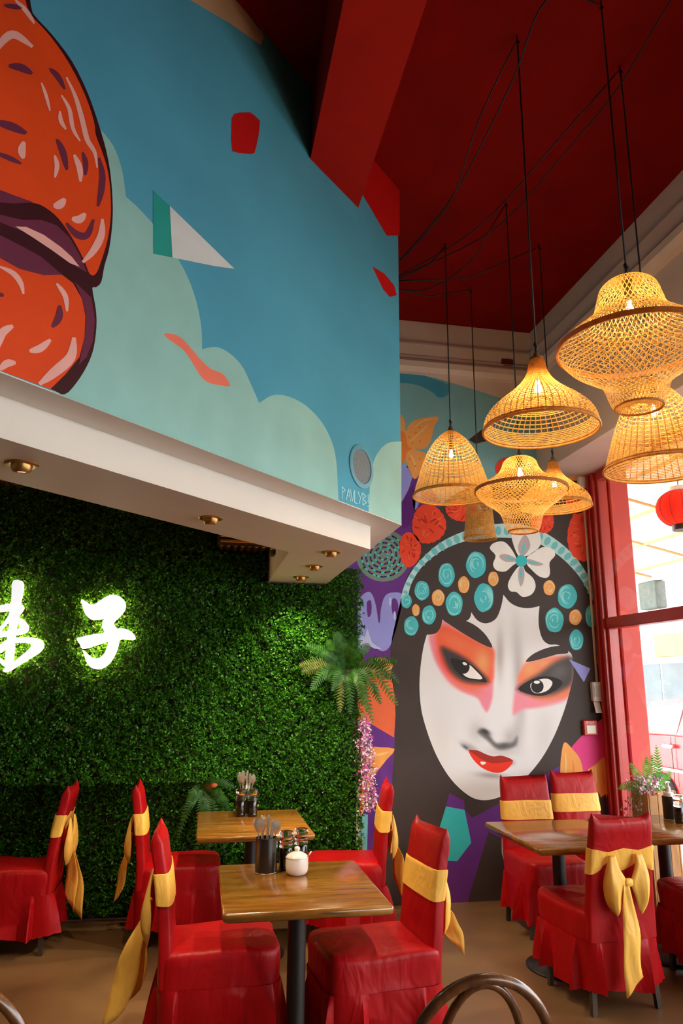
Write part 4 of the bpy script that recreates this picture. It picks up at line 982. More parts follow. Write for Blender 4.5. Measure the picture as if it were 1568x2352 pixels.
def pendant(name, label, kind, X, Y, ztop, R, prof, bulb_dz, swag_px, energy, anchor_px=None, segs=72):
    root = empty(name, (X, Y, ztop), label=label, cat='pendant lamp', group='woven pendant lamps')
    fn, ln = prof_fn([(r * R, z * R) for r, z in prof])
    tang = lambda t: (np.array(fn(min(1, t + 0.01))) - np.array(fn(max(0, t - 0.01))))
    weave = MB(); ribs = MB()
    if kind in ('cone', 'dome', 'tube'):
        nr = {'cone': 52, 'dome': 44, 'tube': 30}[kind]
        for i in range(nr):
            rib_strip(ribs, fn, 0, 1, 6.2832 * i / nr, 6.2832 * i / nr, 0.0021 * R / 0.24)
        # row spacing: dense near the rim and top, open lattice in the middle
        t = 0.01
        row = 0
        while t < 1.0:
            if kind == 'cone': gap = 0.0092 if t < 0.62 else (0.021 if t < 0.82 else 0.0078)
            elif kind == 'dome': gap = 0.0075 if t > 0.64 else 0.021
            else: gap = 0.0075 if t < 0.12 or t > 0.45 else 0.012
            gap *= R / 0.24 if kind != 'tube' else 0.9
            r, z = fn(t); tv = tang(t); tv /= np.linalg.norm(tv) + 1e-9
            ring_strip(weave, float(r), float(z), 0.0025 * R / 0.24 if kind != 'tube' else 0.0026, tv, nr * 2, 0.0016, nr, math.pi * (row % 2))
            t += gap / ln; row += 1
    else:
        nd = 46
        for i in range(nd):
            a = 6.2832 * i / nd
            rib_strip(weave, fn, 0.0, 1.0, a, a + 2.6, 0.0017 * R / 0.3, 48)
            rib_strip(weave, fn, 0.0, 1.0, a, a - 2.6, 0.0017 * R / 0.3, 48, 0.0015)
        for i in range(60):
            a = 6.2832 * i / 60
            rib_strip(ribs, fn, 0.28, 0.62, a, a + 0.0, 0.001 * R / 0.3, 20, 0.003)
        for t in np.concatenate([np.linspace(0.30, 0.60, 12), np.linspace(0.62, 0.72, 8)]):
            r, z = fn(t); tv = tang(t); tv /= np.linalg.norm(tv) + 1e-9
            ring_strip(weave, float(r) + 0.002, float(z), 0.0012 * R / 0.3, tv, 96)
    w_ = weave.build('woven_shade', M_rat, root, False, fixn=False); w_['kind'] = 'stuff'
    r_ = ribs.build('shade_ribs', M_rat_dk, root, False, fixn=False); r_['kind'] = 'stuff'
    def hoop(nm, r, z, tr):
        a = np.linspace(0, 2 * math.pi, 73); MB().tube(np.stack([r * np.cos(a), r * np.sin(a), np.full(73, z)], 1), tr, 6, False).build(nm, M_rat, root, True)
    if kind in ('cone', 'dome', 'tube'):
        r, z = fn(1.0); hoop('rim', float(r), float(z), 0.0055 * max(0.6, R / 0.24)); hoop('rim', float(r) - 0.002, float(z) + 0.012, 0.004)
    else:
        bi_ = max(range(101), key=lambda i: fn(i / 100)[0]); r, z = fn(bi_ / 100)
        a = np.linspace(0, 2 * math.pi, 96, endpoint=False)
        h_ = 0.011 * R / 0.3
        MB().loft([np.stack([(float(r) + o_) * np.cos(a), (float(r) + o_) * np.sin(a), np.full(96, float(z) + dz)], 1) for o_, dz in ((0.001, h_), (0.007, h_), (0.007, -h_), (0.001, -h_), (0.001, h_))], True).build('brim_band', M_rat_dk, root, False)
        r, z = fn(1.0); hoop('rim', float(r), float(z), 0.005); 
        ds = MB()
        for i in range(7): ring_strip(ds, float(r) * (0.95 - 0.09 * i), float(z) + 0.003, 0.0032, (1, 0.3), 48)
        for i in range(40): 
            a0 = 6.2832 * i / 40; ds.loft([[(float(r) * math.cos(a0 - .02), float(r) * math.sin(a0 - .02), float(z)), (float(r) * math.cos(a0 + .02), float(r) * math.sin(a0 + .02), float(z))], [(float(r) * .35 * math.cos(a0 + .5), float(r) * .35 * math.sin(a0 + .5), float(z) + 0.006), (float(r) * .35 * math.cos(a0 + .56), float(r) * .35 * math.sin(a0 + .56), float(z) + 0.006)]], False)
        d_ = ds.build('base_weave', M_rat, root, False, fixn=False); d_['kind'] = 'stuff'
    # cap, socket, bulb, cord
    r_top = float(fn(0)[0])
    MB().lathe([(0.006, 0.035), (0.012, 0.03), (0.016, 0.012), (max(0.02, r_top * 1.05), 0.006), (max(0.02, r_top * 1.08), -0.006)], 20).build('cap', M_clip, root, 40)
    MB().lathe([(0.012, 0.0), (0.017, -0.01), (0.017, bulb_dz + 0.045), (0.013, bulb_dz + 0.03)], 16).build('socket', M_clip, root, 40)
    MB().lathe([(0.001, 0.03), (0.009, 0.028), (0.009, 0.014), (0.015, -0.002), (0.0165, -0.012), (0.012, -0.022), (0.001, -0.026)], 18, (0, 0, bulb_dz)).build('bulb', M_bulb if energy > 0 else mat('frosted_bulb', rgb(235, 228, 214), 0.3, noise=0.02), root, True)
    MB().tube([(0, 0, 0.03), (0, 0, 0.05), (0.004, 0, 0.06), (-0.004, 0, 0.075), (0, 0, 0.085)], [0.005, 0.007, 0.009, 0.008, 0.004], 7).build('cord_knot', M_cord, root, True)
    H = ZC - ztop
    pts = [(0, 0, 0.03), (0, 0, H * 0.5), (0, 0, H - 0.02)]
    loc = np.array([X, Y, ztop])
    if swag_px:
        n = len(swag_px); CORD_N[0] += 1
        for i, (x, y) in enumerate(swag_px):
            s = (i + 1) / (n + 0.5)
            pts.append(tuple(on_z(x, y, ZC - 0.03 - 0.010 * CORD_N[0] - 0.22 * 4 * s * (1 - s)) - loc))
        head = pts[:3]; tail = catmull([pts[2]] + pts[3:], False, 6)
        path = head + [tuple(q_) for q_ in tail[1:]]
    else:
        path = pts
    MB().tube(path, 0.0042, 6).build('cord', M_cord, root, True)
    hk = MB().tube([(0, 0, H), (0, 0, H - 0.025), (0.012, 0, H - 0.04), (0.0, 0, H - 0.05), (-0.01, 0, H - 0.04)], 0.004, 6).build('ceiling_hook', M_dkm, root, True)
    if energy <= 0:
        return root
    ld = bpy.data.lights.new('bulb_light', 'POINT'); ld.energy = energy * 1.35; ld.color = (1.0, 0.78, 0.47); ld.shadow_soft_size = 0.03
    lo = bpy.data.objects.new('bulb_light', ld); COL.objects.link(lo); lo.parent = root; lo.location = (0, 0, bulb_dz - 0.06)
    return root
P_cone = [(0.12, 0), (0.15, -0.12), (0.19, -0.28), (0.30, -0.46), (0.48, -0.64), (0.70, -0.82), (0.88, -1.0), (0.97, -1.17), (1.0, -1.36)]
P_dome = [(0.06, 0), (0.22, -0.10), (0.42, -0.30), (0.60, -0.58), (0.74, -0.92), (0.86, -1.30), (0.95, -1.6), (1.0, -1.75)]
P_hour = [(0.05, 0), (0.25, -0.03), (0.38, -0.14), (0.44, -0.34), (0.50, -0.52), (0.66, -0.68), (0.86, -0.84), (0.99, -0.97), (0.97, -1.08), (0.84, -1.24), (0.62, -1.40), (0.46, -1.52), (0.40, -1.66), (0.36, -1.80), (0.31, -1.90)]
P_hour2 = [(0.05, 0), (0.25, -0.03), (0.36, -0.12), (0.42, -0.28), (0.52, -0.42), (0.70, -0.55), (0.9, -0.66), (1.0, -0.74), (0.97, -0.86), (0.84, -1.0), (0.62, -1.16), (0.48, -1.30), (0.42, -1.46), (0.38, -1.62), (0.32, -1.72)]
P_tube = [(0.72, 0), (0.76, -0.4), (0.82, -1.2), (0.90, -2.2), (1.0, -3.0)]
pendant('pendant_lamp', 'large open woven hourglass pendant lamp with a dark brim band', 'hour', 1.716, 2.502, 3.30, 0.306, P_hour, -0.13, [(1255, 0), (1170, 200), (1040, 450), (918, 597), (880, 640)], 4.5)
pendant('pendant_lamp', 'large open bottomed basket dome pendant below the big hourglass lamp', 'dome', 2.01, 2.82, 2.99, 0.242, P_dome, -0.14, [(1300, 300), (1100, 520), (918, 632), (880, 645)], 4.0)
pendant('pendant_lamp', 'wide bell shaped woven cane pendant with an open lattice band', 'cone', 1.403, 2.757, 3.02, 0.247, P_cone, -0.135, [(1110, 250), (1080, 330), (1030, 470), (918, 600), (880, 635)], 4.0)
pendant('pendant_lamp', 'tall rounded basket dome pendant hanging beside the blue bulkhead corner', 'dome', 1.619, 4.512, 3.32, 0.268, P_dome, -0.17, [(980, 610), (918, 640), (890, 655)], 4.0)
pendant('pendant_lamp', 'smaller woven hourglass pendant lamp above the painted white blossom', 'hour', 1.862, 3.961, 2.97, 0.272, P_hour2, -0.10, [(1130, 520), (1080, 600), (990, 662), (918, 665), (880, 660)], 4.0)
pendant('pendant_lamp', 'small bell shaped woven cane pendant partly behind the smaller hourglass lamp', 'cone', 2.304, 4.378, 3.10, 0.236, P_cone, -0.16, [(1130, 615), (1060, 640), (918, 645), (880, 655)], 3.0)
pendant('pendant_lamp', 'narrow tube shaped woven pendant beneath the tall basket dome', 'tube', 2.021, 5.048, 3.04, 0.122, P_tube, -0.12, [(1040, 672), (980, 680), (918, 665), (880, 660)], 0.0)
# slack feed cord that runs on to a lamp beyond the ceiling edge of view
p_ = [on_z(x, y, ZC - 0.03 - dz) for (x, y), dz in (((1640, -150), 0.0), ((1540, 0), 0.03), ((1420, 200), 0.1), ((1310, 335), 0.12), ((1130, 530), 0.12), ((918, 635), 0.05), ((880, 650), 0.0))]
tag(MB().tube(catmull(p_, False, 6), 0.0042, 6).build('feed_cord', M_cord, None, True), 'single slack black feed cord looping across the red ceiling', 'cord')
# ------------------------------------------------------------------ covered chairs
def fabric(name, col, rough, s1, s2, sc=9.0):
    m = mat(name, col, rough, noise=0.10, nscale=5, spec=0.25)
    N = m.node_tree.nodes; Lk = m.node_tree.links; b = N['Principled BSDF']
    tc = N.new('ShaderNodeTexCoord'); mp = N.new('ShaderNodeMapping'); mp.inputs['Scale'].default_value = (1.0, 1.0, 0.45); mp.inputs['Rotation'].default_value = (0.5, 0.7, 0.3)
    Lk.new(tc.outputs['Object'], mp.inputs[0])
    n1 = N.new('ShaderNodeTexNoise'); n1.inputs['Scale'].default_value = sc; n1.inputs['Detail'].default_value = 2; n1.inputs['Distortion'].default_value = 1.2
    n2 = N.new('ShaderNodeTexNoise'); n2.inputs['Scale'].default_value = 900; n2.inputs['Detail'].default_value = 1
    Lk.new(mp.outputs[0], n1.inputs['Vector']); Lk.new(tc.outputs['Object'], n2.inputs['Vector'])
    b1 = N.new('ShaderNodeBump'); b1.inputs['Strength'].default_value = s1; b1.inputs['Distance'].default_value = 0.03
    b2 = N.new('ShaderNodeBump'); b2.inputs['Strength'].default_value = s2; b2.inputs['Distance'].default_value = 0.001
    Lk.new(n1.outputs['Fac'], b1.inputs['Height']); Lk.new(n2.outputs['Fac'], b2.inputs['Height'])
    Lk.new(b1.outputs[0], b2.inputs['Normal']); Lk.new(b2.outputs[0], b.inputs['Normal'])
    return m
M_redf = fabric('red_spandex', rgb(168, 7, 16), 0.42, 0.30, 0.15)
M_yel = fabric('yellow_satin', rgb(250, 188, 86), 0.42, 0.22, 0.1, 14)
M_leg = mat('dark_metal_leg', rgb(74, 62, 54), 0.4, noise=0.2, metal=0.3)
def sup(n, a, b, e):
    t = np.linspace(0, 2 * math.pi, n, endpoint=False); c, s = np.cos(t), np.sin(t)
    return np.stack([a * np.sign(c) * np.abs(c) ** (2 / e), b * np.sign(s) * np.abs(s) ** (2 / e)], 1)
BZ = np.array([0.33, 0.47, 0.60, 0.75, 0.93]); BXc = np.array([-0.205, -0.210, -0.224, -0.245, -0.278]); BHW = np.array([0.200, 0.200, 0.193, 0.186, 0.180])
def back_sec(z, off=0.0, th=0.033, n=56):
    p = sup(n, th + off, np.interp(z, BZ, BHW) + off, 6)
    return np.stack([p[:, 0] + np.interp(z, BZ, BXc), p[:, 1], np.full(n, z)], 1)
def wrinkle(P, amp, seed):
    r = np.random.default_rng(seed); out = P.copy()
    for _ in range(9):
        k = r.normal(0, 14, 3); ph = r.random() * 6.28; d_ = r.normal(0, 1, 3); d_ /= np.linalg.norm(d_)
        out += amp * np.sin(P @ k + ph)[..., None] * d_
    return out
def make_chair(label, X, Y, rot, group, seed, tail_out=0.06, tails=1, sash_tilt=0.0, tail_len=0.40, twist=0.0):
    r = np.random.default_rng(seed)
    root = empty('banquet_chair', (X, Y, 0), rot, label, 'chair', group)
    # back rest
    secs = [back_sec(z) for z in np.linspace(0.335, 0.895, 16)]
    for z, k in ((0.912, 0.80), (0.922, 0.45), (0.925, 0.08)):
        s = back_sec(z); c = np.array([np.interp(z, BZ, BXc), 0, z])
        s[:, 0] = c[0] + (s[:, 0] - c[0]) * k; s[:, 1] *= 0.94 + 0.06 * k; secs.append(s)
    secs = np.array(secs)
    hw = np.interp(secs[..., 2], BZ, BHW)
    secs[..., 2] += np.where(secs[..., 2] > 0.88, 0.044 * np.clip((np.abs(secs[..., 1]) / hw - 0.72) / 0.28, 0, 1) ** 2.2 * np.clip((secs[..., 2] - 0.88) / 0.04, 0, 1), 0)
    pk = np.clip((secs[..., 2] - 0.90) / 0.06, 0, 1) * np.clip((np.abs(secs[..., 1]) / hw - 0.7) / 0.3, 0, 1)
    bxc = np.interp(secs[..., 2], BZ, BXc); secs[..., 0] = bxc + (secs[..., 0] - bxc) * (1 - 0.75 * pk)
    secs[..., 0] += 0.010 * np.sin(np.clip((secs[..., 2] - 0.45) / 0.45, 0, 1) * math.pi) * (1 - (secs[..., 1] / 0.2) ** 2)
    MB().loft(wrinkle(secs, 0.0011, seed), True, False, True).build('back_cover', M_redf, root, 60)
    # seat
    n = 120
    secs = []
    for z, k in ((0.318, 1.004), (0.345, 1.0), (0.38, 1.0), (0.42, 1.004), (0.445, 1.0), (0.460, 0.985), (0.470, 0.95), (0.476, 0.86), (0.481, 0.6), (0.484, 0.3), (0.485, 0.05)):
        p = sup(n, 0.262 * k, 0.216 * k, 7); secs.append(np.stack([p[:, 0] + 0.024, p[:, 1], np.full(n, z)], 1))
    secs = wrinkle(np.array(secs), 0.0028, seed + 5)
    MB().loft(secs, True, False, True).build('seat_cover', M_redf, root, 60)
    # pleated skirt
    n = 288; nz = 12
    base = sup(n, 0.263, 0.217, 7); nx = np.roll(base, -1, 0) - np.roll(base, 1, 0)
    nv = np.stack([nx[:, 1], -nx[:, 0]], 1); nv /= np.linalg.norm(nv, axis=1)[:, None] + 1e-9
    al = np.concatenate([[0], np.cumsum(np.linalg.norm(np.diff(base, axis=0), axis=1))]); per = al[-1] + np.linalg.norm(base[0] - base[-1])
    NP = 13
    u = al / per * NP + 0.5
    jit = np.interp(u, np.arange(NP + 2), r.uniform(0.6, 1.25, NP + 2))
    fr = u - np.floor(u)
    pl = np.where(fr < 0.9, 0.05 + 0.95 * (fr / 0.9) ** 2.6, 1.0 - (fr - 0.9) / 0.1 * 0.98) * jit
    secs = []
    for i in range(nz):
        t = i / (nz - 1); z = 0.335 - t * 0.225
        off = 0.006 + t ** 0.75 * (-0.016 + 0.080 * pl)
        q = base + nv * off[:, None]
        zz = np.full(n, z)
        if i == nz - 1: zz = zz - 0.006 * np.abs(np.sin(u * math.pi * 4)) + 0.012 * np.sin(u * 2.1 + seed)
        secs.append(np.stack([q[:, 0] + 0.024, q[:, 1], zz], 1))
    MB().loft(np.array(secs), True).build('skirt', M_redf, root, 35)
    # legs
    for sx_ in (-1, 1):
        for sy_ in (-1, 1):
            s_ = [[(sx_ * ((0.15 if sx_ > 0 else 0.205) + dx) + 0.02 + a_ * w, sy_ * (0.168 + dx) + b_ * w, z) for a_, b_ in ((-1, -1), (1, -1), (1, 1), (-1, 1))] for z, w, dx in ((0.0, 0.012, 0.022), (0.008, 0.013, 0.021), (0.34, 0.016, 0.0))]
            MB().loft(s_, True, True, True).build('leg', M_leg, root)
    # sash band, bow and tails
    secs = []
    for j, (z, o_) in enumerate(((0.655, 0.001), (0.657, 0.0045), (0.69, 0.005), (0.73, 0.0045), (0.77, 0.005), (0.783, 0.0045), (0.785, 0.001))):
        s_ = back_sec(z, o_); s_[:, 0] += 0.010 * math.sin((z - 0.45) / 0.45 * math.pi) * (1 - (s_[:, 1] / 0.2) ** 2)
        rear = np.clip((-(s_[:, 0] - np.interp(z, BZ, BXc))) / 0.03, 0, 1)
        pinch = np.exp(-((np.abs(s_[:, 1]) - 0.075) / 0.07) ** 2) * rear
        s_[:, 2] = 0.745 + (s_[:, 2] - 0.745) * (1 - 0.55 * pinch) + sash_tilt * s_[:, 1]
        secs.append(s_)
    sash = MB().loft(wrinkle(np.array(secs), 0.0008, seed + 9), True).build('sash', M_yel, root, 50)
    rx = -0.285
    for sg in (-1, 1):
        ic = catmull([(0.058, 0.752), (0.044, 0.69), (0.012, 0.622), (0.035, 0.555), (0.055, 0.485)], False, 5)
        oc = catmull([(0.100, 0.75), (0.128, 0.67), (0.138, 0.60), (0.122, 0.52), (0.072, 0.465)], False, 5)
        rows = []
        for w in np.linspace(0, 1, 6):
            c_ = ic * (1 - w) + oc * w; tt_ = np.linspace(0, 1, len(c_))
            xx = rx - 0.008 - 0.030 * math.sin(w * math.pi) * np.sin(tt_ * math.pi) ** 0.7 - 0.012 * np.sin(w * 9 + tt_ * 3) * np.sin(tt_ * math.pi)
            rows.append(np.stack([xx, sg * c_[:, 0], c_[:, 1]], 1))
        bw = MB().loft(rows, False).build('bow_loop', M_yel, sash, True)
        md = bw.modifiers.new('thick', 'SOLIDIFY'); md.thickness = 0.003
    kn = sup(16, 0.014, 0.026, 3)
    MB().loft([np.stack([kn[:, 0] * k + rx - 0.014, kn[:, 1] * k, np.full(16, z)], 1) for z, k in ((0.602, 0.5), (0.608, 0.9), (0.622, 1.0), (0.636, 0.9), (0.642, 0.5))], True, True, True).build('knot', M_yel, sash, True)
    for ti_ in range(tails):
        rows = []
        N_ = 16
        for i in range(N_):
            t = i / (N_ - 1); z = 0.615 - t * (tail_len - 0.07 * ti_); w = 0.018 + 0.032 * min(1, t * 2.0)
            xo = rx - 0.018 - tail_out * t ** 1.2 * (1 - 0.75 * ti_) - 0.005 * math.sin(t * 11 + seed)
            yo = 0.012 + 0.03 * t + (0.03 if ti_ else -0.02) * t + 0.006 * math.sin(t * 7 + seed)
            an = twist * 1.35 * min(1, t * 3) * (0.8 if ti_ else 1)
            rows.append([(xo - (s_ + 0.6 * min(1, twist)) * w * math.sin(an) + 0.004 * math.sin(4 * s_ + 9 * t), yo + s_ * w * math.cos(an), z - (s_ * 0.045 + 0.012) * t ** 8) for s_ in np.linspace(-1, 1, 6)])
        tl_ = MB().loft(rows, False).build('sash_tail', M_yel, sash, True)
        md = tl_.modifiers.new('thick', 'SOLIDIFY'); md.thickness = 0.002
    return root
GC = 'red covered chairs with yellow sashes'
R_ = math.radians
make_chair('red covered chair with yellow sash pushed to the table under the sign', -1.07, 5.25, R_(180), GC, 1, 0.05, 2, 0.0, 0.42, 0.8)
make_chair('red covered chair with yellow sash at the far table on its sign side', -0.10, 5.23, R_(0), GC, 2, 0.05, 1, 0.0, 0.36, 0.4)
make_chair('red chair with yellow sash and long trailing tails at the sugar bowl table', 0.12, 3.70, R_(0), GC, 3, 0.09, 2, 0.0, 0.46, 1.0)
make_chair('red covered chair with yellow sash at the far table in front of the hanging blossom', 1.03, 5.13, R_(172), GC, 4, 0.06, 1, 0.0, 0.40, 0.7)
make_chair('red covered chair with yellow sash at the sugar bowl table, mural side', 0.85, 3.55, R_(186), GC, 5, 0.05, 1, 0.0, 0.18, 0.8)
make_chair('red covered chair facing the room in front of the painted robe, plain yellow band showing', 2.38, 5.02, R_(-91), GC, 6)
make_chair('red covered chair facing the room beside the painted flame petals and window jamb', 2.915, 5.285, R_(-90), GC, 7, 0.0)
make_chair('red covered chair with its back turned, showing a full yellow sash bow and tail', 2.175, 3.97, R_(95), GC, 8, 0.02, 1, 0.0, 0.45, 0.0)
make_chair('red covered chair pushed up to the table by the window planter', 2.96, 4.03, R_(90), GC, 9, 0.02, 1)

# ------------------------------------------------------------------ tables
def wood(name, c1, c2, c3, sc=(1.2, 9, 9), rough=0.22):
    m = bpy.data.materials.new(name); m.use_nodes = True
    N = m.node_tree.nodes; Lk = m.node_tree.links; b = N['Principled BSDF']
    tc = N.new('ShaderNodeTexCoord'); mp = N.new('ShaderNodeMapping'); mp.inputs['Scale'].default_value = sc
    Lk.new(tc.outputs['Object'], mp.inputs[0])
    n1 = N.new('ShaderNodeTexNoise'); n1.inputs['Scale'].default_value = 2.2; n1.inputs['Detail'].default_value = 8; n1.inputs['Roughness'].default_value = 0.65
    n2 = N.new('ShaderNodeTexNoise'); n2.inputs['Scale'].default_value = 9; n2.inputs['Detail'].default_value = 6
    Lk.new(mp.outputs[0], n1.inputs['Vector']); Lk.new(mp.outputs[0], n2.inputs['Vector'])
    ad = N.new('ShaderNodeMath'); ad.operation = 'MULTIPLY_ADD'; ad.inputs[1].default_value = 0.35; Lk.new(n2.outputs['Fac'], ad.inputs[0]); Lk.new(n1.outputs['Fac'], ad.inputs[2])
    rp = N.new('ShaderNodeValToRGB'); rp.color_ramp.elements[0].position = 0.42; rp.color_ramp.elements[0].color = c1; rp.color_ramp.elements[1].position = 0.85; rp.color_ramp.elements[1].color = c3
    e = rp.color_ramp.elements.new(0.62); e.color = c2
    Lk.new(ad.outputs[0], rp.inputs[0]); Lk.new(rp.outputs[0], b.inputs['Base Color'])
    b.inputs['Roughness'].default_value = rough; b.inputs['Coat Weight'].default_value = 0.4; b.inputs['Coat Roughness'].default_value = 0.12
    return m
M_wood = wood('table_wood', rgb(70, 44, 16), rgb(134, 84, 28), rgb(164, 110, 46))
M_pole = mat('black_steel', rgb(34, 30, 30), 0.42, noise=0.15, metal=0.3)
def table(label, x0, x1, y0, y1, px_=None, py_=None, zt=0.75):
    cx_, cy_ = (x0 + x1) / 2, (y0 + y1) / 2
    px_ = cx_ if px_ is None else px_; py_ = cy_ if py_ is None else py_
    t = empty('dining_table', (px_, py_, 0), label=label, cat='table', group='square wooden tables on black pedestals')
    ax_, bx_, ay_, by_ = x0 - px_, x1 - px_, y0 - py_, y1 - py_
    secs = []
    for z, i in ((zt - 0.036, 0.012), (zt - 0.030, 0.004), (zt - 0.014, 0.0), (zt - 0.005, 0.002), (zt, 0.008)):
        c = 0.010
        X0, X1, Y0, Y1 = ax_ + i, bx_ - i, ay_ + i, by_ - i
        secs.append([(X0 + c, Y0, z), (X1 - c, Y0, z), (X1, Y0 + c, z), (X1, Y1 - c, z), (X1 - c, Y1, z), (X0 + c, Y1, z), (X0, Y1 - c, z), (X0, Y0 + c, z)])
    MB().loft(secs, True, True, True).build('table_top', M_wood, t, 50)
    MB().lathe([(0.038, 0.02), (0.038, zt - 0.05)], 24).build('pedestal', M_pole, t, 40)
    MB().lathe([(0.22, 0.0), (0.222, 0.008), (0.212, 0.016), (0.08, 0.03), (0.05, 0.04), (0.04, 0.05)], 40).build('base', M_pole, t, 40)
    s = MB()
    s.rbox(-0.2, 0.2, -0.03, 0.03, zt - 0.052, zt - 0.034, 0.003); s.rbox(-0.028, 0.028, -0.2, 0.2, zt - 0.051, zt - 0.035, 0.003)
    s.build('top_bracket', M_pole, t)
    return t
table('square wooden table holding the white sugar bowl and cutlery cup', 0.125, 0.795, 3.02, 3.79, 0.445, 3.29)
table('square wooden table against the leaf wall holding two dark sauce bottles', 0.02, 0.70, 4.45, 5.30)
table('bare square wooden table between the bow chair and the painted robe', 1.82, 2.50, 3.87, 4.66, 2.17, 4.365)
table('square wooden table by the window holding the black cup and pump bottle', 2.56, 3.23, 4.01, 4.715, 2.92, 4.43)
table('square wooden table at the leaf wall under the sign, edge just in view', -2.0, -1.33, 4.74, 5.52)

# ------------------------------------------------------------------ bentwood chairs in the foreground
M_bent = wood('bentwood', rgb(58, 30, 14), rgb(96, 54, 26), rgb(130, 80, 42), (6, 6, 2), 0.25)
M_seatw = mat('bentwood_seat', rgb(92, 56, 30), 0.35, noise=0.2, nscale=6)
def bentwood(label, X, Y, rot, zt=0.857):
    t = empty('bentwood_chair', (X, Y, 0), rot, label, 'chair', 'bentwood cafe chairs')
    def hoop(w, ztop, x0, lean, zb=0.45, r=0.0145, sq=2.6):
        th = np.linspace(-math.pi / 2 - 1.35, math.pi / 2 + 1.35, 50)
        P_ = []
        H_ = ztop - zb
        for u in np.linspace(-1, 1, 60):
            a_ = u * math.pi / 2
            y = w * math.sin(a_) if abs(u) < 1 else w * u
            z = zb + H_ * (math.cos(a_) ** (1 / 1.6) if abs(u) < 1 else 0)
            yy = y * (0.82 + 0.18 * min(1, (z - zb) / 0.2))
            P_.append((x0 - lean * (z - zb) / H_, yy, z))
        return MB().tube(P_, r, 12)
    hoop(0.215, zt, -0.19, 0.10).build('back_hoop', M_bent, t, True)
    hoop(0.128, zt - 0.015, -0.19, 0.092, r=0.0115).build('inner_hoop', M_bent, t, True)
    s = sup(48, 0.205, 0.2, 2.3)
    MB().loft([np.stack([s[:, 0] * k, s[:, 1] * k, np.full(48, z)], 1) for z, k in ((0.43, 0.97), (0.437, 1.0), (0.455, 1.0), (0.463, 0.97), (0.458, 0.85), (0.455, 0.1))], True, True, True).build('seat', M_seatw, t, 40)
    for sx_ in (-1, 1):
        for sy_ in (-1, 1):
            MB().tube([(sx_ * 0.15, sy_ * 0.14, 0.44), (sx_ * 0.17, sy_ * 0.16, 0.25), (sx_ * (0.2 if sx_ > 0 else 0.24), sy_ * 0.19, 0.0)], [0.017, 0.015, 0.012], 10).build('leg', M_bent, t, True)
    a_ = np.linspace(0, 2 * math.pi, 40)
    MB().tube(np.stack([0.155 * np.cos(a_), 0.15 * np.sin(a_), np.full(40, 0.25)], 1), 0.008, 8, False).build('leg_ring', M_bent, t, True)
    return t
bentwood('bentwood chair with double hoop back standing on open floor before the bow chair', 0.765, 2.28, R_(90))
bentwood('bentwood chair with only the shoulder of its hoop back showing under the sign', -0.57, 2.38, R_(92), 0.885)
# ------------------------------------------------------------------ tableware
M_blk = mat('black_enamel', rgb(30, 25, 24), 0.3, noise=0.1, coat=0.2)
M_steel = mat('polished_steel', rgb(224, 212, 198), 0.24, metal=0.85, noise=0.05)
M_soy = mat('soy_sauce_glass', rgb(20, 10, 9), 0.08, noise=0.05, coat=0.5)
M_clear = bpy.data.materials.new('clear_glass'); M_clear.use_nodes = True
_b = M_clear.node_tree.nodes['Principled BSDF']; _b.inputs['Transmission Weight'].default_value = 1.0; _b.inputs['Roughness'].default_value = 0.05; _b.inputs['Base Color'].default_value = (1, 0.93, 0.85, 1); _b.inputs['IOR'].default_value = 1.4
M_porc = mat('white_porcelain', rgb(232, 222, 214), 0.2, noise=0.02, coat=0.3)
def cup(label, x, y, z=0.75, r=0.050, h=0.150):
    t = empty('cutlery_cup', (x, y, z), label=label, cat='cup')
    MB().lathe([(r * 0.98, 0.0), (r, 0.004), (r, h), (r - 0.0015, h + 0.001), (r - 0.003, h), (r - 0.003, 0.006), (0.001, 0.006)], 36, cap1=False).build('body', M_blk, t, 50)
    a_ = np.linspace(0, 2 * math.pi, 49)
    MB().tube(np.stack([r * np.cos(a_), r * np.sin(a_), np.full(49, 0.003)], 1), 0.0016, 6, False).build('foot_rim', M_steel, t, True)
    return t
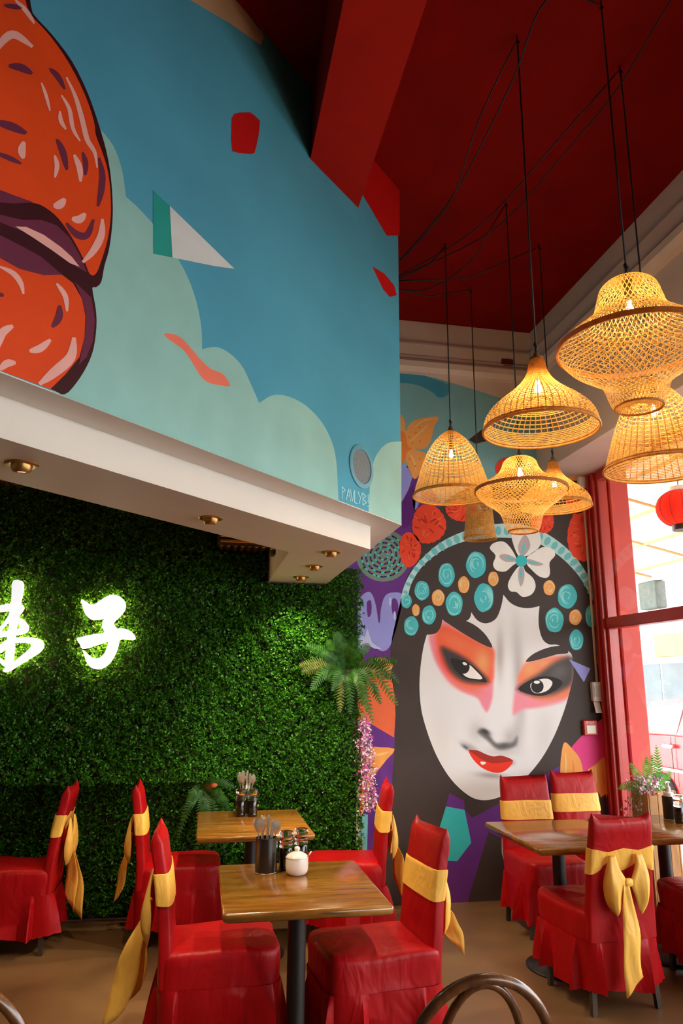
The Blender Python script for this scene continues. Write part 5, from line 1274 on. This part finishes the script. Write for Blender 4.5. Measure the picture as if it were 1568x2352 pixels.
def cutlery(kind, label, group, base, top):
    base, top = np.array(base, float), np.array(top, float)
    L = np.linalg.norm(top - base); dv = (top - base) / L
    o = empty(kind, tuple(base), label=label, cat=kind, group=group)
    sd = np.cross(dv, [0, 1.0, 0]); sd /= np.linalg.norm(sd); nv = np.cross(sd, dv)
    def blade(stations):
        secs = []
        for s, w, th, bend in stations:
            c = dv * s * L + nv * bend
            w *= 1.35
            secs.append([c + sd * w + nv * th, c - sd * w + nv * th, c - sd * w - nv * th, c + sd * w - nv * th])
        return MB().loft(secs, True, True, True)
    if kind == 'spoon':
        blade([(0, 0.004, 0.0012, 0), (0.2, 0.0035, 0.0012, 0), (0.72, 0.002, 0.0014, 0)]).build('handle', M_steel, o, 50)
        blade([(0.71, 0.002, 0.0012, 0), (0.76, 0.008, 0.001, -0.002), (0.83, 0.0125, 0.001, -0.005), (0.9, 0.0125, 0.001, -0.005), (0.96, 0.008, 0.001, -0.003), (1.0, 0.002, 0.0008, 0)]).build('bowl', M_steel, o, 60)
    elif kind == 'fork':
        blade([(0, 0.004, 0.0012, 0), (0.7, 0.002, 0.0014, 0)]).build('handle', M_steel, o, 50)
        blade([(0.69, 0.002, 0.0012, 0), (0.76, 0.009, 0.001, -0.002), (0.82, 0.01, 0.001, -0.003)]).build('head', M_steel, o, 60)
        for k in (-1, -0.33, 0.33, 1):
            MB().tube([dv * L * 0.81 + sd * 0.008 * k, dv * L * 0.93 + sd * 0.008 * k - nv * 0.003, dv * L + sd * 0.0085 * k], [0.0014, 0.0013, 0.0008], 6).build('tine', M_steel, o, True)
    else:
        blade([(0, 0.005, 0.0008, 0), (0.5, 0.006, 0.0009, 0), (0.55, 0.0035, 0.002, 0), (0.97, 0.0048, 0.0026, 0), (1.0, 0.003, 0.002, 0)]).build('knife_body', M_steel, o, 50)
        blade([(0.56, 0.0038, 0.0022, 0), (0.6, 0.0045, 0.0028, 0), (0.62, 0.0038, 0.0022, 0)]).build('collar', M_steel, o, 50)
    return o
def fill(cx_, cy_, z, spread, grp, where, hts):
    items = [('spoon', -0.026, 0.006, -0.047, 0.014), ('spoon', -0.018, -0.018, -0.032, -0.03), ('spoon', 0.030, 0.010, 0.050, 0.012), ('fork', -0.012, 0.024, -0.018, 0.034), ('knife', 0.0, -0.010, 0.002, -0.016), ('knife', 0.016, -0.018, 0.026, -0.026), ('knife', 0.004, 0.012, 0.008, 0.014), ('knife', 0.016, 0.002, 0.024, 0.0)]
    for i, (k, bx_, by_, tx, ty) in enumerate(items):
        cutlery(k, {'spoon': 'steel spoon standing bowl up in ', 'fork': 'steel fork standing in ', 'knife': 'steel knife standing handle up in '}[k] + where, grp, (cx_ + bx_ * 0.8, cy_ + by_ * 0.9, z + 0.008), (cx_ + tx * spread, cy_ + ty * spread, z + hts * (1.0 + 0.05 * math.sin(i * 2.3))))
q1 = on_z(612, 2009, 0.75); cup('black cutlery cup beside the white sugar bowl', q1[0], q1[1] + 0.045)
fill(q1[0], q1[1] + 0.045, 0.75, 1.0, 'cutlery in the near cup', 'the black cup beside the sugar bowl', 0.235)
def bottle(label, x, y, z=0.75):
    t = empty('sauce_bottle', (x, y, z), label=label, cat='bottle', group='sauce bottles with clear caps')
    t.scale = (1.55, 1.55, 1.38)
    MB().lathe([(0.018, 0), (0.0205, 0.003), (0.0205, 0.012), (0.0195, 0.016), (0.0205, 0.02), (0.0205, 0.062), (0.018, 0.07)], 28).build('body', M_soy, t, 40)
    MB().lathe([(0.017, 0.068), (0.0205, 0.072), (0.021, 0.080), (0.018, 0.084), (0.0205, 0.088), (0.0205, 0.093), (0.017, 0.097)], 28).build('neck', M_clear, t, True)
    MB().lathe([(0.016, 0.096), (0.0175, 0.0965), (0.0175, 0.102), (0.016, 0.103)], 28).build('cork_ring', mat('amber_ring', rgb(196, 110, 52), 0.5, noise=0.1), t, 40)
    MB().lathe([(0.017, 0.1025), (0.021, 0.106), (0.022, 0.114), (0.020, 0.121), (0.010, 0.124), (0.001, 0.124)], 28, cap1=False).build('cap', M_clear, t, True)
    return t
for px, lb in (((657, 2000), 'dark sauce bottle between the black cup and sugar bowl'), ((692, 1992), 'dark sauce bottle behind the white sugar bowl')):
    q = on_z(*px, 0.75); bottle(lb, q[0], q[1] + 0.025)
q = on_z(684, 2014, 0.75)
sg = empty('sugar_bowl', (q[0], q[1] + 0.045, 0.75), label='white lidded porcelain sugar bowl with a tiny spoon on the table', cat='bowl')
sg.scale = (1.62, 1.62, 1.5)
MB().lathe([(0.020, 0), (0.026, 0.002), (0.031, 0.010), (0.0325, 0.022), (0.032, 0.045), (0.0315, 0.048), (0.03, 0.049)], 40).build('body', M_porc, sg, 40)
MB().lathe([(0.0325, 0.048), (0.0325, 0.050), (0.026, 0.057), (0.012, 0.064), (0.006, 0.066), (0.006, 0.068), (0.008, 0.071), (0.0075, 0.076), (0.004, 0.079), (0.001, 0.0795)], 40, cap1=False).build('lid', M_porc, sg, True)
MB().tube([(0.018, -0.012, 0.045), (0.030, -0.016, 0.054), (0.038, -0.018, 0.068)], [0.0012, 0.0016, 0.0022], 8).build('spoon_handle', M_steel, sg, True)
# far table
q2 = [on_z(553, 1876, 0.75), on_z(578, 1876, 0.75)]
for i, q in enumerate(q2): bottle('dark sauce bottle in front of the far cutlery cup, ' + ('sign side' if i == 0 else 'mural side'), q[0] + (-0.004 if i == 0 else 0.004), q[1] + 0.02)
cq = (q2[0] + q2[1]) / 2; cup('black cutlery cup behind two sauce bottles on the far table', cq[0], cq[1] + 0.13)
fill(cq[0], cq[1] + 0.13, 0.75, 1.0, 'cutlery in the far cup', 'the cup behind two sauce bottles', 0.26)
# window table
q = on_z(1541, 1882, 0.75); cup('black cup on the window table holding a white pump bottle', q[0], q[1], r=0.046, h=0.145)
pb_ = None
pb = empty('pump_bottle', (q[0] - 0.003, q[1], 0.757), label='white pump bottle standing in the black cup by the window', cat='bottle')
pb.scale = (1.3, 1.3, 1.15)
MB().lathe([(0.024, 0), (0.026, 0.003), (0.026, 0.125), (0.022, 0.138), (0.011, 0.143), (0.011, 0.155)], 24).build('body', M_porc, pb, 40)
MB().lathe([(0.012, 0.153), (0.012, 0.168), (0.005, 0.172), (0.005, 0.19), (0.011, 0.192), (0.011, 0.198)], 20).build('pump', M_plw, pb, 40)
MB().tube([(0, 0, 0.195), (-0.02, -0.01, 0.195), (-0.028, -0.014, 0.188)], 0.005, 8).build('nozzle', M_plw, pb, True)
bq = on_z(1562, 1890, 0.75); bottle('dark sauce bottle beside the black cup on the window table', bq[0], bq[1])
# planter at the window with fern and pink flowers
pq = on_x(1507, 1815, 3.13)
pl_ = empty('planter_box', (3.13, 4.817, 0.0), label='tall wooden planter box with fern and pink flowers at the window', cat='planter')
pl_.scale = (1.0, 0.8, 1.0)
M_pw = wood('planter_wood', rgb(150, 96, 44), rgb(186, 128, 66), rgb(206, 154, 92), (8, 8, 1), 0.6)
hz_ = float(pq[2])
for i, (a0_, a1_) in enumerate(((-0.12, -0.042), (-0.039, 0.039), (0.042, 0.12))):
    for xs_ in (-0.11, 0.098):
        MB().rbox(xs_, xs_ + 0.012, a0_, a1_, 0.0, hz_, 0.002).build('plank', M_pw, pl_)
    for ysd in (-0.12, 0.108):
        MB().rbox(a0_ * 0.8, a1_ * 0.8, ysd, ysd + 0.012, 0.0, hz_, 0.002).build('plank', M_pw, pl_)
MB().box(-0.1, 0.1, -0.11, 0.11, 0.02, hz_ - 0.03).build('soil', mat('dark_soil', rgb(52, 38, 28), 0.9, noise=0.3, nscale=40), pl_)
M_fb = leaf_material('bright_fern', rgb(70, 150, 50), rgb(140, 206, 96), 0.45, 0.5, 30)
for i, (dx, dy, ln_, dr_, sl_) in enumerate([(-0.5, 0.25, 0.20, 1.6, 0.6), (-0.3, 0.0, 0.24, 0.9, 1.0), (0.0, -0.15, 0.26, 0.5, 1.2), (-0.1, -0.4, 0.30, 0.3, 1.3), (-0.2, 0.5, 0.18, 1.2, 0.9), (-0.4, -0.5, 0.2, 1.4, 0.8), (0.1, -0.7, 0.24, 0.8, 1.2), (-0.15, -0.25, 0.34, 0.2, 1.6), (-0.6, -0.1, 0.16, 1.8, 0.4)]):
    frond(arc_pts((0.02 * i - 0.08, 0.02 * (i % 3) - 0.02, hz_ - 0.03), (dx, dy, sl_), ln_, dr_), 0.035, n_leaf=18, side_hint=(-0.5, -0.8, 0.2)).build('frond', M_fb, pl_, fixn=False)
fpk = []
for c in range(3):
    mb = MB()
    for j in range(140):
        qy = RNG.choice([0, 1]); zc = hz_ + RNG.uniform(-0.02, 0.10) if qy else RNG.uniform(0.35, hz_ - 0.05)
        q = np.array([RNG.uniform(-0.16, 0.0) if qy else RNG.uniform(-0.2, -0.125), RNG.uniform(-0.22 if qy else -0.1, 0.12), zc])
        e1 = RNG.normal(0, 1, 3); e1 /= np.linalg.norm(e1); e2 = np.cross(e1, RNG.normal(0, 1, 3)); e2 /= np.linalg.norm(e2); e3 = np.cross(e1, e2); r = RNG.uniform(0.006, 0.013)
        mb.add([q, q + e1 * r + e3 * r * .4, q + e2 * r + e3 * r * .4, q - e1 * r + e3 * r * .4, q - e2 * r + e3 * r * .4], [(0, 1, 2), (0, 2, 3), (0, 3, 4), (0, 4, 1)])
    o = mb.build('blossoms', M_pk[c], pl_, fixn=False); o['kind'] = 'stuff'
for j in range(10):
    y0_ = -0.09 + 0.02 * j
    MB().tube(catmull([(-0.05, y0_ * 0.3, hz_ - 0.02), (-0.13, y0_, hz_ + 0.05), (-0.165, y0_ * 1.05, hz_ * 0.7), (-0.17, y0_ * 1.1, hz_ * 0.45)], False, 5), 0.0022, 5).build('trailing_stem', M_stem, pl_, True)
